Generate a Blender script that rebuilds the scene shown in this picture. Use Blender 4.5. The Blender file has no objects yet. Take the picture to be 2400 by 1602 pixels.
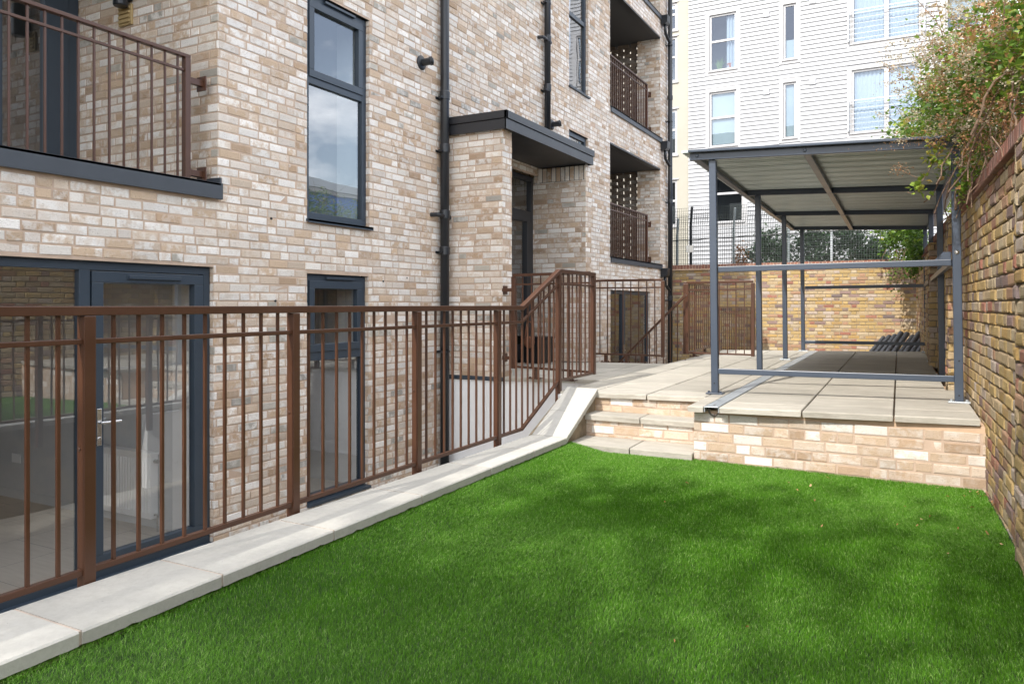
import bpy, math, random
import numpy as np
from mathutils import Vector, Matrix

R = math.radians
random.seed(7)
SC = bpy.context.scene
COL = SC.collection

# ------------------------------------------------------------------ camera
cam_d = bpy.data.cameras.new('camera')
cam = bpy.data.objects.new('camera', cam_d)
COL.objects.link(cam)
cam.location = (0, 0, 1.24)
cam.rotation_euler = (R(90), 0, R(28.264))
cam_d.sensor_width = 36
cam_d.lens = 36 * 1780 / 2400
cam_d.shift_y = -86 / 2400
cam_d.clip_start = 0.05
cam_d.clip_end = 600
SC.camera = cam

# ------------------------------------------------------------------ sky, sun, exposure
SUN_TRAVEL = Vector((0.215, 1.07, -1.0)).normalized()
W = bpy.data.worlds.new('World')
SC.world = W
W.use_nodes = True
nt = W.node_tree
nt.nodes.clear()
n_out = nt.nodes.new('ShaderNodeOutputWorld')
n_bg = nt.nodes.new('ShaderNodeBackground')
n_sky = nt.nodes.new('ShaderNodeTexSky')
n_sky.sky_type = 'NISHITA'
n_sky.sun_disc = False
n_sky.sun_elevation = R(42.5)
n_sky.sun_rotation = R(191.4)
n_sky.air_density = 1.0
n_sky.dust_density = 1.5
n_tc = nt.nodes.new('ShaderNodeTexCoord')
n_map = nt.nodes.new('ShaderNodeMapping')
n_map.inputs['Scale'].default_value = (1.6, 1.6, 3.4)
n_cl = nt.nodes.new('ShaderNodeTexNoise')
n_cl.inputs['Scale'].default_value = 1.7
n_cl.inputs['Detail'].default_value = 7
n_cl.inputs['Roughness'].default_value = 0.58
n_rp = nt.nodes.new('ShaderNodeValToRGB')
n_rp.color_ramp.elements[0].position = 0.43
n_rp.color_ramp.elements[0].color = (0.12, 0.12, 0.12, 1)
n_rp.color_ramp.elements[1].position = 0.62
n_rp.color_ramp.elements[1].color = (1, 1, 1, 1)
n_mx = nt.nodes.new('ShaderNodeMixRGB')
n_mx.inputs['Color2'].default_value = (16.8, 16.8, 16.9, 1)
nt.links.new(n_tc.outputs['Generated'], n_map.inputs['Vector'])
nt.links.new(n_map.outputs['Vector'], n_cl.inputs['Vector'])
nt.links.new(n_cl.outputs['Fac'], n_rp.inputs['Fac'])
nt.links.new(n_rp.outputs['Color'], n_mx.inputs['Fac'])
nt.links.new(n_sky.outputs['Color'], n_mx.inputs['Color1'])
nt.links.new(n_mx.outputs['Color'], n_bg.inputs['Color'])
n_bg.inputs['Strength'].default_value = 0.15
nt.links.new(n_bg.outputs['Background'], n_out.inputs['Surface'])

sun_d = bpy.data.lights.new('sun', 'SUN')
sun_d.energy = 2.7
sun_d.angle = R(0.5)
sun_d.color = (1.0, 0.95, 0.87)
sun = bpy.data.objects.new('sun', sun_d)
COL.objects.link(sun)
sun.rotation_euler = SUN_TRAVEL.to_track_quat('-Z', 'Y').to_euler()

SC.view_settings.view_transform = 'Standard'
SC.view_settings.look = 'None'
SC.view_settings.exposure = 0.73
SC.view_settings.gamma = 1.0
SC.cycles.use_denoising = True
SC.cycles.max_bounces = 8
SC.cycles.transparent_max_bounces = 12
SC.cycles.caustics_reflective = False
SC.cycles.caustics_refractive = False
SC.cycles.sample_clamp_indirect = 6.0


# ------------------------------------------------------------------ object helpers
def tag(o, label=None, cat=None, group=None, kind=None):
    if label: o['label'] = label
    if cat: o['category'] = cat
    if group: o['group'] = group
    if kind: o['kind'] = kind
    return o


def thing(name, label, cat, loc=(0, 0, 0), group=None):
    o = bpy.data.objects.new(name, None)
    o.empty_display_size = 0.1
    COL.objects.link(o)
    o.location = loc
    return tag(o, label, cat, group)


class MB:
    """collects faces; world coordinates; builds ONE mesh object"""
    def __init__(s):
        s.v = []; s.f = []; s.m = []; s.c = []

    def add(s, verts, faces, mi=0, col=(0.5, 0.5, 0.5, 1)):
        b = len(s.v)
        s.v.extend(verts)
        s.c.extend([col] * len(verts))
        for f in faces:
            s.f.append([b + i for i in f]); s.m.append(mi)

    def quad(s, a, b, c, d, mi=0):
        s.add([a, b, c, d], [(0, 1, 2, 3)], mi)

    def box(s, x0, x1, y0, y1, z0, z1, mi=0):
        v = [(x0, y0, z0), (x1, y0, z0), (x1, y1, z0), (x0, y1, z0),
             (x0, y0, z1), (x1, y0, z1), (x1, y1, z1), (x0, y1, z1)]
        s.add(v, [(0, 3, 2, 1), (4, 5, 6, 7), (0, 1, 5, 4), (1, 2, 6, 5), (2, 3, 7, 6), (3, 0, 4, 7)], mi)

    def bar(s, p, q, w, h, up=(0, 0, 1), mi=0):
        """rectangular bar from p to q; w across, h along 'up'"""
        p = Vector(p); q = Vector(q); d = (q - p).normalized(); up = Vector(up)
        r = d.cross(up)
        if r.length < 1e-5:
            r = d.cross(Vector((1, 0, 0)))
        r.normalize(); u = r.cross(d).normalized()
        r = r * w / 2; u = u * h / 2
        v = [p - r - u, p + r - u, p + r + u, p - r + u, q - r - u, q + r - u, q + r + u, q - r + u]
        s.add([tuple(x) for x in v], [(0, 1, 2, 3), (7, 6, 5, 4), (0, 4, 5, 1), (1, 5, 6, 2), (2, 6, 7, 3), (3, 7, 4, 0)], mi)

    def tube(s, pts, r, n=10, mi=0, cap=True):
        pts = [Vector(p) for p in pts]
        rs = r if isinstance(r, (list, tuple)) else [r] * len(pts)
        rings = []; prev = None
        for i, p in enumerate(pts):
            d = (pts[min(i + 1, len(pts) - 1)] - pts[max(i - 1, 0)]).normalized()
            if prev is None:
                a = d.cross(Vector((0, 0, 1)))
                if a.length < 1e-3: a = d.cross(Vector((1, 0, 0)))
            else:
                a = prev - d * prev.dot(d)
            a.normalize(); prev = a; b = d.cross(a)
            rings.append([tuple(p + (a * math.cos(t) + b * math.sin(t)) * rs[i]) for t in [2 * math.pi * k / n for k in range(n)]])
        v = [x for g in rings for x in g]; f = []
        for i in range(len(pts) - 1):
            for k in range(n):
                f.append((i * n + k, i * n + (k + 1) % n, (i + 1) * n + (k + 1) % n, (i + 1) * n + k))
        if cap:
            f.append(tuple(reversed(range(n)))); f.append(tuple((len(pts) - 1) * n + k for k in range(n)))
        s.add(v, f, mi)

    def disc_stack(s, c, axis, prof, n=20, mi=0):
        """lathe: prof = [(dist along axis, radius)]"""
        c = Vector(c); d = Vector(axis).normalized()
        a = d.cross(Vector((0, 0, 1)))
        if a.length < 1e-3: a = d.cross(Vector((1, 0, 0)))
        a.normalize(); b = d.cross(a)
        v = []; f = []
        for (h, r) in prof:
            for k in range(n):
                t = 2 * math.pi * k / n
                v.append(tuple(c + d * h + (a * math.cos(t) + b * math.sin(t)) * r))
        for i in range(len(prof) - 1):
            for k in range(n):
                f.append((i * n + k, i * n + (k + 1) % n, (i + 1) * n + (k + 1) % n, (i + 1) * n + k))
        f.append(tuple(reversed(range(n)))); f.append(tuple((len(prof) - 1) * n + k for k in range(n)))
        s.add(v, f, mi)

    def prism(s, poly, vec, mi=0):
        """poly = list of 3d points, extruded along vec"""
        n = len(poly); vec = Vector(vec)
        v = [tuple(p) for p in poly] + [tuple(Vector(p) + vec) for p in poly]
        f = [tuple(reversed(range(n))), tuple(range(n, 2 * n))]
        for k in range(n):
            f.append((k, (k + 1) % n, n + (k + 1) % n, n + k))
        s.add(v, f, mi)

    def build(s, name, mats, parent=None, bevel=0.0, smooth=False, color=False, seg=2):
        me = bpy.data.meshes.new(name)
        if not isinstance(mats, (list, tuple)): mats = [mats]
        off = Vector((0, 0, 0))
        if parent is not None:
            p = parent
            while p is not None:
                off += p.location; p = p.parent
        elif s.v:
            a = np.array(s.v)
            off = Vector(((a[:, 0].min() + a[:, 0].max()) / 2, (a[:, 1].min() + a[:, 1].max()) / 2, a[:, 2].min()))
        o_ = (off.x, off.y, off.z)
        me.from_pydata([(v[0] - o_[0], v[1] - o_[1], v[2] - o_[2]) for v in s.v], [], s.f)
        for m in mats: me.materials.append(m)
        me.polygons.foreach_set('material_index', s.m)
        if smooth: me.polygons.foreach_set('use_smooth', [True] * len(s.f))
        if color:
            at = me.color_attributes.new('bc', 'FLOAT_COLOR', 'POINT')
            at.data.foreach_set('color', np.array(s.c, dtype=np.float32).ravel())
        me.update()
        o = bpy.data.objects.new(name, me)
        COL.objects.link(o)
        if parent is not None: o.parent = parent
        else: o.location = off
        if bevel > 0:
            b = o.modifiers.new('bevel', 'BEVEL'); b.width = bevel; b.segments = seg; b.limit_method = 'ANGLE'; b.angle_limit = R(35)
        return o


def copy_part(o, parent, dloc=(0, 0, 0)):
    c = o.copy(); COL.objects.link(c); c.parent = parent
    c.location = o.location + Vector(dloc)
    return c


def copy_tree(o, loc, parent=None):
    c = o.copy(); COL.objects.link(c); c.parent = parent; c.location = loc
    for ch in list(o.children):
        copy_tree(ch, ch.location.copy(), c)
    return c


# ------------------------------------------------------------------ material helpers
MATS = {}


def nodes_of(name):
    m = bpy.data.materials.new(name); m.use_nodes = True
    t = m.node_tree; b = t.nodes['Principled BSDF']
    MATS[name] = m
    return m, t, b


def N(t, kind, **kw):
    n = t.nodes.new(kind)
    for k, v in kw.items():
        if hasattr(n, k) and k not in n.inputs: setattr(n, k, v)
        else: n.inputs[k].default_value = v
    return n


def ramp(t, stops, interp='LINEAR'):
    r = t.nodes.new('ShaderNodeValToRGB'); cr = r.color_ramp; cr.interpolation = interp
    while len(cr.elements) < len(stops): cr.elements.new(0.5)
    for e, (p, c) in zip(cr.elements, stops):
        e.position = p; e.color = (*c, 1)
    return r


def plain(name, col, rough=0.5, metal=0.0, var=0.12, scale=6.0, bump=0.0, bscale=60.0, spec=0.5, coat=0.0):
    """solid colour with a little large-scale variation and optional fine bump"""
    m, t, b = nodes_of(name)
    geo = t.nodes.new('ShaderNodeNewGeometry')
    n = N(t, 'ShaderNodeTexNoise', Scale=scale, Detail=5.0, Roughness=0.6)
    t.links.new(geo.outputs['Position'], n.inputs['Vector'])
    lo = tuple(c * (1 - var) for c in col); hi = tuple(min(1, c * (1 + var)) for c in col)
    r = ramp(t, [(0.3, lo), (0.7, hi)])
    t.links.new(n.outputs['Fac'], r.inputs['Fac'])
    t.links.new(r.outputs['Color'], b.inputs['Base Color'])
    b.inputs['Roughness'].default_value = rough
    b.inputs['Metallic'].default_value = metal
    b.inputs['Specular IOR Level'].default_value = spec
    b.inputs['Coat Weight'].default_value = coat
    rr = N(t, 'ShaderNodeMapRange'); rr.inputs['To Min'].default_value = max(0.02, rough - 0.08); rr.inputs['To Max'].default_value = min(1, rough + 0.08)
    t.links.new(n.outputs['Fac'], rr.inputs['Value']); t.links.new(rr.outputs['Result'], b.inputs['Roughness'])
    if bump > 0:
        n2 = N(t, 'ShaderNodeTexNoise', Scale=bscale, Detail=4.0)
        t.links.new(geo.outputs['Position'], n2.inputs['Vector'])
        bp = N(t, 'ShaderNodeBump', Strength=bump, Distance=0.004)
        t.links.new(n2.outputs['Fac'], bp.inputs['Height']); t.links.new(bp.outputs['Normal'], b.inputs['Normal'])
    return m


def brick_mat(name, stops, patch, patch_lo, patch_hi, speck, bump=0.7, bd=0.006, patch_scale=14.0, rough=0.88, patch2=None):
    m, t, b = nodes_of(name)
    at = t.nodes.new('ShaderNodeAttribute'); at.attribute_name = 'bc'
    sep = t.nodes.new('ShaderNodeSeparateColor'); t.links.new(at.outputs['Color'], sep.inputs['Color'])
    rb = ramp(t, stops, 'CONSTANT'); t.links.new(sep.outputs['Red'], rb.inputs['Fac'])
    geo = t.nodes.new('ShaderNodeNewGeometry')
    sc = N(t, 'ShaderNodeVectorMath', operation='SCALE'); sc.inputs['Scale'].default_value = 31.0
    t.links.new(at.outputs['Color'], sc.inputs[0])
    ad = N(t, 'ShaderNodeVectorMath', operation='ADD')
    t.links.new(geo.outputs['Position'], ad.inputs[0]); t.links.new(sc.outputs['Vector'], ad.inputs[1])
    pn = N(t, 'ShaderNodeTexNoise', Scale=patch_scale, Detail=5.0, Roughness=0.62)
    t.links.new(ad.outputs['Vector'], pn.inputs['Vector'])
    pr = ramp(t, [(patch_lo, (0, 0, 0)), (patch_hi, (1, 1, 1))]); t.links.new(pn.outputs['Fac'], pr.inputs['Fac'])
    mx = N(t, 'ShaderNodeMixRGB')
    gt = N(t, 'ShaderNodeMath', operation='GREATER_THAN'); gt.inputs[1].default_value = .5; t.links.new(sep.outputs['Red'], gt.inputs[0])
    pc = N(t, 'ShaderNodeMixRGB'); pc.inputs['Color1'].default_value = (*patch, 1); pc.inputs['Color2'].default_value = (*(patch2 or patch), 1)
    t.links.new(gt.outputs[0], pc.inputs['Fac']); t.links.new(pc.outputs['Color'], mx.inputs['Color2'])
    ml = N(t, 'ShaderNodeMath', operation='MULTIPLY'); t.links.new(pr.outputs['Color'], ml.inputs[0]); t.links.new(sep.outputs['Blue'], ml.inputs[1])
    t.links.new(ml.outputs[0], mx.inputs['Fac']); t.links.new(rb.outputs['Color'], mx.inputs['Color1'])
    # brick to brick value shift
    hv = N(t, 'ShaderNodeHueSaturation'); t.links.new(mx.outputs['Color'], hv.inputs['Color'])
    mr = N(t, 'ShaderNodeMapRange'); mr.inputs['To Min'].default_value = 0.88; mr.inputs['To Max'].default_value = 1.10
    t.links.new(sep.outputs['Green'], mr.inputs['Value']); t.links.new(mr.outputs['Result'], hv.inputs['Value'])
    # dark specks, pits and drag lines
    mp = N(t, 'ShaderNodeMapping'); mp.inputs['Scale'].default_value = (1, 1, 2.6)
    t.links.new(ad.outputs['Vector'], mp.inputs['Vector'])
    sn = N(t, 'ShaderNodeTexNoise', Scale=62.0, Detail=6.0, Roughness=0.78, Distortion=0.6)
    t.links.new(mp.outputs['Vector'], sn.inputs['Vector'])
    sr = ramp(t, [(0.34, (1, 1, 1)), (0.43, (0, 0, 0))]); t.links.new(sn.outputs['Fac'], sr.inputs['Fac'])
    m2 = N(t, 'ShaderNodeMixRGB'); m2.inputs['Color2'].default_value = (*speck, 1)
    ml2 = N(t, 'ShaderNodeMath', operation='MULTIPLY'); ml2.inputs[1].default_value = 0.9
    t.links.new(sr.outputs['Color'], ml2.inputs[0]); t.links.new(ml2.outputs[0], m2.inputs['Fac'])
    t.links.new(hv.outputs['Color'], m2.inputs['Color1'])
    t.links.new(m2.outputs['Color'], b.inputs['Base Color'])
    b.inputs['Roughness'].default_value = rough
    b.inputs['Specular IOR Level'].default_value = 0.25
    ah = N(t, 'ShaderNodeMath', operation='ADD'); t.links.new(sn.outputs['Fac'], ah.inputs[0]); t.links.new(pn.outputs['Fac'], ah.inputs[1])
    bp = N(t, 'ShaderNodeBump', Strength=bump, Distance=bd)
    t.links.new(ah.outputs[0], bp.inputs['Height']); t.links.new(bp.outputs['Normal'], b.inputs['Normal'])
    return m


def glass_mat(name, base=0.07, tint=(0.86, 0.92, 0.93), gcol=(0.95, 0.97, 1.0)):
    m = bpy.data.materials.new(name); m.use_nodes = True; t = m.node_tree; t.nodes.clear()
    out = t.nodes.new('ShaderNodeOutputMaterial'); tr = t.nodes.new('ShaderNodeBsdfTransparent'); gl = t.nodes.new('ShaderNodeBsdfGlossy')
    tr.inputs['Color'].default_value = (*tint, 1); gl.inputs['Color'].default_value = (*gcol, 1); gl.inputs['Roughness'].default_value = 0.0
    lw = t.nodes.new('ShaderNodeLayerWeight'); lw.inputs['Blend'].default_value = 0.5
    pw = N(t, 'ShaderNodeMath', operation='POWER'); pw.inputs[1].default_value = 4.0
    t.links.new(lw.outputs['Facing'], pw.inputs[0])
    mr = N(t, 'ShaderNodeMapRange'); mr.inputs['To Min'].default_value = base; mr.inputs['To Max'].default_value = 1.0
    t.links.new(pw.outputs[0], mr.inputs['Value'])
    # slight roller-wave in the pane
    geo = t.nodes.new('ShaderNodeNewGeometry')
    nz = N(t, 'ShaderNodeTexNoise', Scale=1.6, Detail=1.0); t.links.new(geo.outputs['Position'], nz.inputs['Vector'])
    bp = N(t, 'ShaderNodeBump', Strength=0.12, Distance=0.01); t.links.new(nz.outputs['Fac'], bp.inputs['Height'])
    t.links.new(bp.outputs['Normal'], gl.inputs['Normal'])
    mx = t.nodes.new('ShaderNodeMixShader'); t.links.new(mr.outputs['Result'], mx.inputs['Fac'])
    t.links.new(tr.outputs[0], mx.inputs[1]); t.links.new(gl.outputs[0], mx.inputs[2]); t.links.new(mx.outputs[0], out.inputs['Surface'])
    return m


def leaf_mat(name, stops, rough=0.5, trans=0.25):
    m, t, b = nodes_of(name)
    at = t.nodes.new('ShaderNodeAttribute'); at.attribute_name = 'bc'
    sep = t.nodes.new('ShaderNodeSeparateColor'); t.links.new(at.outputs['Color'], sep.inputs['Color'])
    r = ramp(t, stops); t.links.new(sep.outputs['Red'], r.inputs['Fac'])
    t.links.new(r.outputs['Color'], b.inputs['Base Color'])
    b.inputs['Roughness'].default_value = rough
    tl = t.nodes.new('ShaderNodeBsdfTranslucent'); t.links.new(r.outputs['Color'], tl.inputs['Color'])
    mx = t.nodes.new('ShaderNodeMixShader'); mx.inputs['Fac'].default_value = trans
    out = t.nodes['Material Output']
    t.links.new(b.outputs[0], mx.inputs[1]); t.links.new(tl.outputs[0], mx.inputs[2]); t.links.new(mx.outputs[0], out.inputs['Surface'])
    return m


# the materials
M_CREAM = brick_mat('cream_brick', [(0, (.80, .765, .72)), (.22, (.75, .705, .645)), (.42, (.66, .59, .52)), (.56, (.60, .49, .385)), (.70, (.55, .415, .295)), (.84, (.46, .33, .225)), (.95, (.43, .40, .345)), (.985, (.36, .34, .30))],
                    (.59, .47, .36), .44, .60, (.22, .165, .125), bump=.8, bd=.005, patch_scale=12.0, patch2=(.76, .73, .69))
M_STOCK = brick_mat('stock_brick', [(0, (.50, .36, .165)), (.26, (.49, .375, .23)), (.48, (.53, .43, .29)), (.60, (.47, .31, .125)), (.69, (.42, .255, .165)), (.77, (.36, .165, .12)), (.83, (.285, .20, .18)), (.90, (.48, .40, .34)), (.98, (.21, .165, .16))],
                    (.37, .26, .17), .46, .66, (.13, .10, .07), bump=.8, bd=.006)
M_DARKBRICK = brick_mat('shaded_brown_brick', [(0, (.20, .155, .12)), (.5, (.15, .115, .09)), (.85, (.25, .22, .19))], (.22, .18, .15), .46, .6, (.08, .06, .05))  # balcony screen bricks, the shade of the recess put into their colour
M_REDB = brick_mat('red_brick', [(0, (.29, .13, .095)), (.4, (.25, .135, .11)), (.7, (.31, .16, .12)), (.88, (.24, .155, .135))], (.30, .2, .16), .45, .6, (.10, .06, .05), bump=.6)
M_MORTAR = plain('cream_mortar', (.52, .395, .305), .95, var=.12, scale=9, bump=.5, bscale=220, spec=.15)
M_MORTAR_OLD = plain('old_mortar', (.25, .205, .145), .97, var=.35, scale=7, bump=.8, bscale=120, spec=.1)
M_MORTAR_BACK = plain('grey_mortar', (.36, .30, .215), .97, var=.2, scale=7, bump=.6, bscale=120, spec=.1)
M_RENDER = plain('white_render', (.87, .87, .87), .9, var=.03, scale=2.5, bump=.3, bscale=260, spec=.2)
M_CREAMRENDER = plain("cream_render", (.42, .40, .34), .9, var=.05, scale=1.2, bump=.3, bscale=90, spec=.2)
M_FRAME = plain('anthracite_frame', (.034, .049, .068), .38, var=.05, scale=3, spec=.5)
M_DARKMETAL = plain('dark_cladding', (.025, .026, .030), .42, var=.10, scale=3, spec=.5)
M_SILL = plain('grey_capping', (.048, .056, .068), .45, var=.08, scale=4, spec=.5)
M_BROWN = plain('brown_paint', (.080, .033, .017), .36, var=.10, scale=8, spec=.5)
M_PIPE = plain('black_plastic', (.012, .0145, .019), .35, var=.12, scale=5, spec=.5)
M_SHELTER = plain('blue_grey_paint', (.052, .069, .100), .33, var=.07, scale=5, spec=.5)
M_SOFFIT = plain('grey_soffit', (.085, .085, .09), .8, var=.05, scale=3)
M_WHITEUPVC = plain('white_upvc', (.46, .46, .47), .35, var=.02, scale=3)
M_BOARD = plain('white_board', (.40, .41, .43), .6, var=.03, scale=1.1)
M_CHROME = plain('satin_steel', (.62, .62, .62), .25, metal=1.0, var=.04)
M_GALV = plain('galvanised_steel', (.50, .54, .57), .42, metal=.55, var=.12, scale=14)
M_WALLPAINT = plain('white_wall_paint', (.50, .515, .53), .85, var=.02)
M_RADIATOR = plain('white_enamel', (.82, .82, .81), .3, var=.02)
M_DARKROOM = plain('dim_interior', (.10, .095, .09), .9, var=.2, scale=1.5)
M_CURTAIN = plain('white_curtain', (.50, .53, .56), .9, var=.06, scale=9)
M_BLIND = plain('pale_blind', (.44, .48, .475), .8, var=.03)
M_VENT = plain('buff_vent', (.42, .31, .15), .7, var=.1, scale=20)
M_VENTGREY = plain('grey_vent', (.30, .30, .32), .6)
M_SIGN = plain('white_sign', (.80, .78, .72), .5, var=.04, scale=20)
M_PIPEGREY = plain('grey_brown_pipe', (.16, .14, .12), .5, var=.1)
M_WOODTUBE = plain('grey_tube', (.115, .12, .13), .38, var=.25, scale=12)
M_STEM = plain('brown_stem', (.19, .125, .085), .9, var=.3, scale=20)
M_BARK = plain('tree_bark', (.12, .09, .065), .95, var=.3, scale=10, bump=.8, bscale=30)
M_SOIL = plain('soil_ground', (.16, .13, .10), .95, var=.25, scale=2, bump=.6, bscale=20)
M_BAG = plain('brown_leather', (.22, .09, .05), .5, var=.15, scale=15)
M_BLACK = plain('black_box_plastic', (.012, .012, .014), .45, var=.1)
M_BLUE = plain('blue_cladding', (.02, .15, .62), .5, var=.05, scale=.5)
M_ROOFGREY = plain('grey_roof_sheet', (.22, .24, .26), .6, var=.08, scale=.3)
M_WIRE = plain('green_grey_wire', (.05, .065, .06), .5, var=.1)
M_FENCEPOST = plain('galvanised_post', (.26, .30, .31), .5, metal=.3, var=.1)
M_MORTARBED = plain('mortar_bed', (.60, .43, .30), .95, var=.10, scale=8, bump=.4, bscale=150, spec=.1)
M_JOINT = plain('pale_joint_mortar', (.54, .45, .375), .95, var=.08, scale=20)
M_TERRACOTTA = plain('terracotta', (.45, .14, .08), .8, var=.1)
M_GLASS = glass_mat('window_glass', base=.24, tint=(.80, .87, .89))
M_GLASS_DOOR = glass_mat('door_glass', base=.225, tint=(.96, .975, .98))
M_GLASS_FAR = glass_mat('far_window_glass', base=.13, tint=(.74, .82, .88), gcol=(.75, .85, 1))
M_GLASS_DIM = glass_mat('dark_window_glass', base=.24, tint=(.7, .76, .78))


def stone_mat(name, col, spots, bump=.35, streak=(9, 2.0, 9), var=.09):
    m, t, b = nodes_of(name)
    geo = t.nodes.new('ShaderNodeNewGeometry')
    n1 = N(t, 'ShaderNodeTexNoise', Scale=2.2, Detail=6.0, Roughness=.65); t.links.new(geo.outputs['Position'], n1.inputs['Vector'])
    r1 = ramp(t, [(.3, tuple(c * (1 - var * 1.4) for c in col)), (.5, col), (.72, tuple(min(1, c * (1 + var)) for c in col))]); t.links.new(n1.outputs['Fac'], r1.inputs['Fac'])
    mp = N(t, 'ShaderNodeMapping'); mp.inputs['Scale'].default_value = streak; t.links.new(geo.outputs['Position'], mp.inputs['Vector'])
    n2 = N(t, 'ShaderNodeTexNoise', Scale=1.6, Detail=7.0, Roughness=.7); t.links.new(mp.outputs['Vector'], n2.inputs['Vector'])
    r2 = ramp(t, [(.40, tuple(c * .84 for c in col)), (.56, (1, 1, 1))]); t.links.new(n2.outputs['Fac'], r2.inputs['Fac'])
    mu = N(t, 'ShaderNodeMixRGB', blend_type='MULTIPLY'); mu.inputs['Fac'].default_value = .35 if streak[0] != streak[1] else .12
    t.links.new(r1.outputs['Color'], mu.inputs['Color1']); t.links.new(r2.outputs['Color'], mu.inputs['Color2'])
    n3 = N(t, 'ShaderNodeTexNoise', Scale=46.0, Detail=3.0, Roughness=.6); t.links.new(geo.outputs['Position'], n3.inputs['Vector'])
    r3 = ramp(t, [(.24, (1, 1, 1)), (.31, (0, 0, 0))]); t.links.new(n3.outputs['Fac'], r3.inputs['Fac'])
    m3 = N(t, 'ShaderNodeMixRGB'); m3.inputs['Color2'].default_value = (*spots, 1)
    t.links.new(r3.outputs['Color'], m3.inputs['Fac']); t.links.new(mu.outputs['Color'], m3.inputs['Color1'])
    # slab to slab tone
    oi = t.nodes.new('ShaderNodeAttribute'); oi.attribute_name = 'bc'
    sp = t.nodes.new('ShaderNodeSeparateColor'); t.links.new(oi.outputs['Color'], sp.inputs['Color'])
    mr = N(t, 'ShaderNodeMapRange'); mr.inputs['To Min'].default_value = .88; mr.inputs['To Max'].default_value = 1.1
    t.links.new(sp.outputs['Red'], mr.inputs['Value'])
    hv = N(t, 'ShaderNodeHueSaturation'); t.links.new(m3.outputs['Color'], hv.inputs['Color']); t.links.new(mr.outputs['Result'], hv.inputs['Value'])
    t.links.new(hv.outputs['Color'], b.inputs['Base Color'])
    b.inputs['Roughness'].default_value = .85; b.inputs['Specular IOR Level'].default_value = .25
    ah = N(t, 'ShaderNodeMath', operation='ADD'); t.links.new(n2.outputs['Fac'], ah.inputs[0]); t.links.new(n3.outputs['Fac'], ah.inputs[1])
    bp = N(t, 'ShaderNodeBump', Strength=bump, Distance=.004); t.links.new(ah.outputs[0], bp.inputs['Height']); t.links.new(bp.outputs['Normal'], b.inputs['Normal'])
    return m


M_SLAB = stone_mat('riven_paving', (.50, .47, .41), (.40, .36, .30), bump=.5, streak=(2.2, 26, 9))
M_COPING = stone_mat('cast_stone', (.525, .51, .465), (.36, .34, .31), bump=.3, streak=(16, 16, 16), var=.045)


def floor_tile_mat():
    m, t, b = nodes_of('wood_look_tile')
    geo = t.nodes.new('ShaderNodeNewGeometry')
    mp = N(t, 'ShaderNodeMapping'); mp.inputs['Rotation'].default_value = (0, 0, R(90)); t.links.new(geo.outputs['Position'], mp.inputs['Vector'])
    br = N(t, 'ShaderNodeTexBrick', Scale=1.0); br.inputs['Brick Width'].default_value = 1.2; br.inputs['Row Height'].default_value = .6
    br.inputs['Mortar Size'].default_value = .004; br.inputs['Color1'].default_value = (.50, .42, .34, 1); br.inputs['Color2'].default_value = (.46, .39, .32, 1); br.inputs['Mortar'].default_value = (.20, .16, .13, 1)
    t.links.new(mp.outputs['Vector'], br.inputs['Vector'])
    wv = N(t, 'ShaderNodeTexNoise', Scale=5.0, Detail=6.0)
    mp2 = N(t, 'ShaderNodeMapping'); mp2.inputs['Scale'].default_value = (1, 9, 1); t.links.new(geo.outputs['Position'], mp2.inputs['Vector']); t.links.new(mp2.outputs['Vector'], wv.inputs['Vector'])
    mx = N(t, 'ShaderNodeMixRGB', blend_type='MULTIPLY'); mx.inputs['Fac'].default_value = .35
    r = ramp(t, [(.3, (.6, .55, .5)), (.7, (1, 1, 1))]); t.links.new(wv.outputs['Fac'], r.inputs['Fac'])
    t.links.new(br.outputs['Color'], mx.inputs['Color1']); t.links.new(r.outputs['Color'], mx.inputs['Color2'])
    t.links.new(mx.outputs['Color'], b.inputs['Base Color']); b.inputs['Roughness'].default_value = .35
    return m


M_TILE = floor_tile_mat()


def corrugated_mat():
    m, t, b = nodes_of('roof_sheet_steel')
    geo = t.nodes.new('ShaderNodeNewGeometry')
    n = N(t, 'ShaderNodeTexNoise', Scale=3.0, Detail=4.0); t.links.new(geo.outputs['Position'], n.inputs['Vector'])
    r = ramp(t, [(.3, (.40, .45, .44)), (.7, (.49, .54, .53))]); t.links.new(n.outputs['Fac'], r.inputs['Fac'])
    t.links.new(r.outputs['Color'], b.inputs['Base Color']); b.inputs['Metallic'].default_value = .35; b.inputs['Roughness'].default_value = .35
    return m


M_ROOFSHEET = corrugated_mat()
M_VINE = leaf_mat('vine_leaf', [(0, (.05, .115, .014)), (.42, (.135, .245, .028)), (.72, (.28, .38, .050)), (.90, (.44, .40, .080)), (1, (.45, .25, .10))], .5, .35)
M_FLOWER = leaf_mat('cream_flower', [(0, (.50, .42, .29)), (1, (.62, .56, .43))], .7, .3)
M_DRY = leaf_mat('dry_flower', [(0, (.34, .16, .07)), (1, (.52, .33, .18))], .8, .3)
M_BUSH = leaf_mat('evergreen_leaf', [(0, (.020, .055, .018)), (.6, (.038, .090, .030)), (1, (.075, .14, .055))], .4, .12)
M_TREELEAF = leaf_mat('tree_leaf', [(0, (.04, .09, .02)), (1, (.10, .18, .04))], .5, .3)
M_FALLEN = leaf_mat('fallen_leaf_brown', [(0, (.28, .10, .045)), (.6, (.42, .20, .09)), (1, (.52, .36, .20))], .8, .1)


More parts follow.
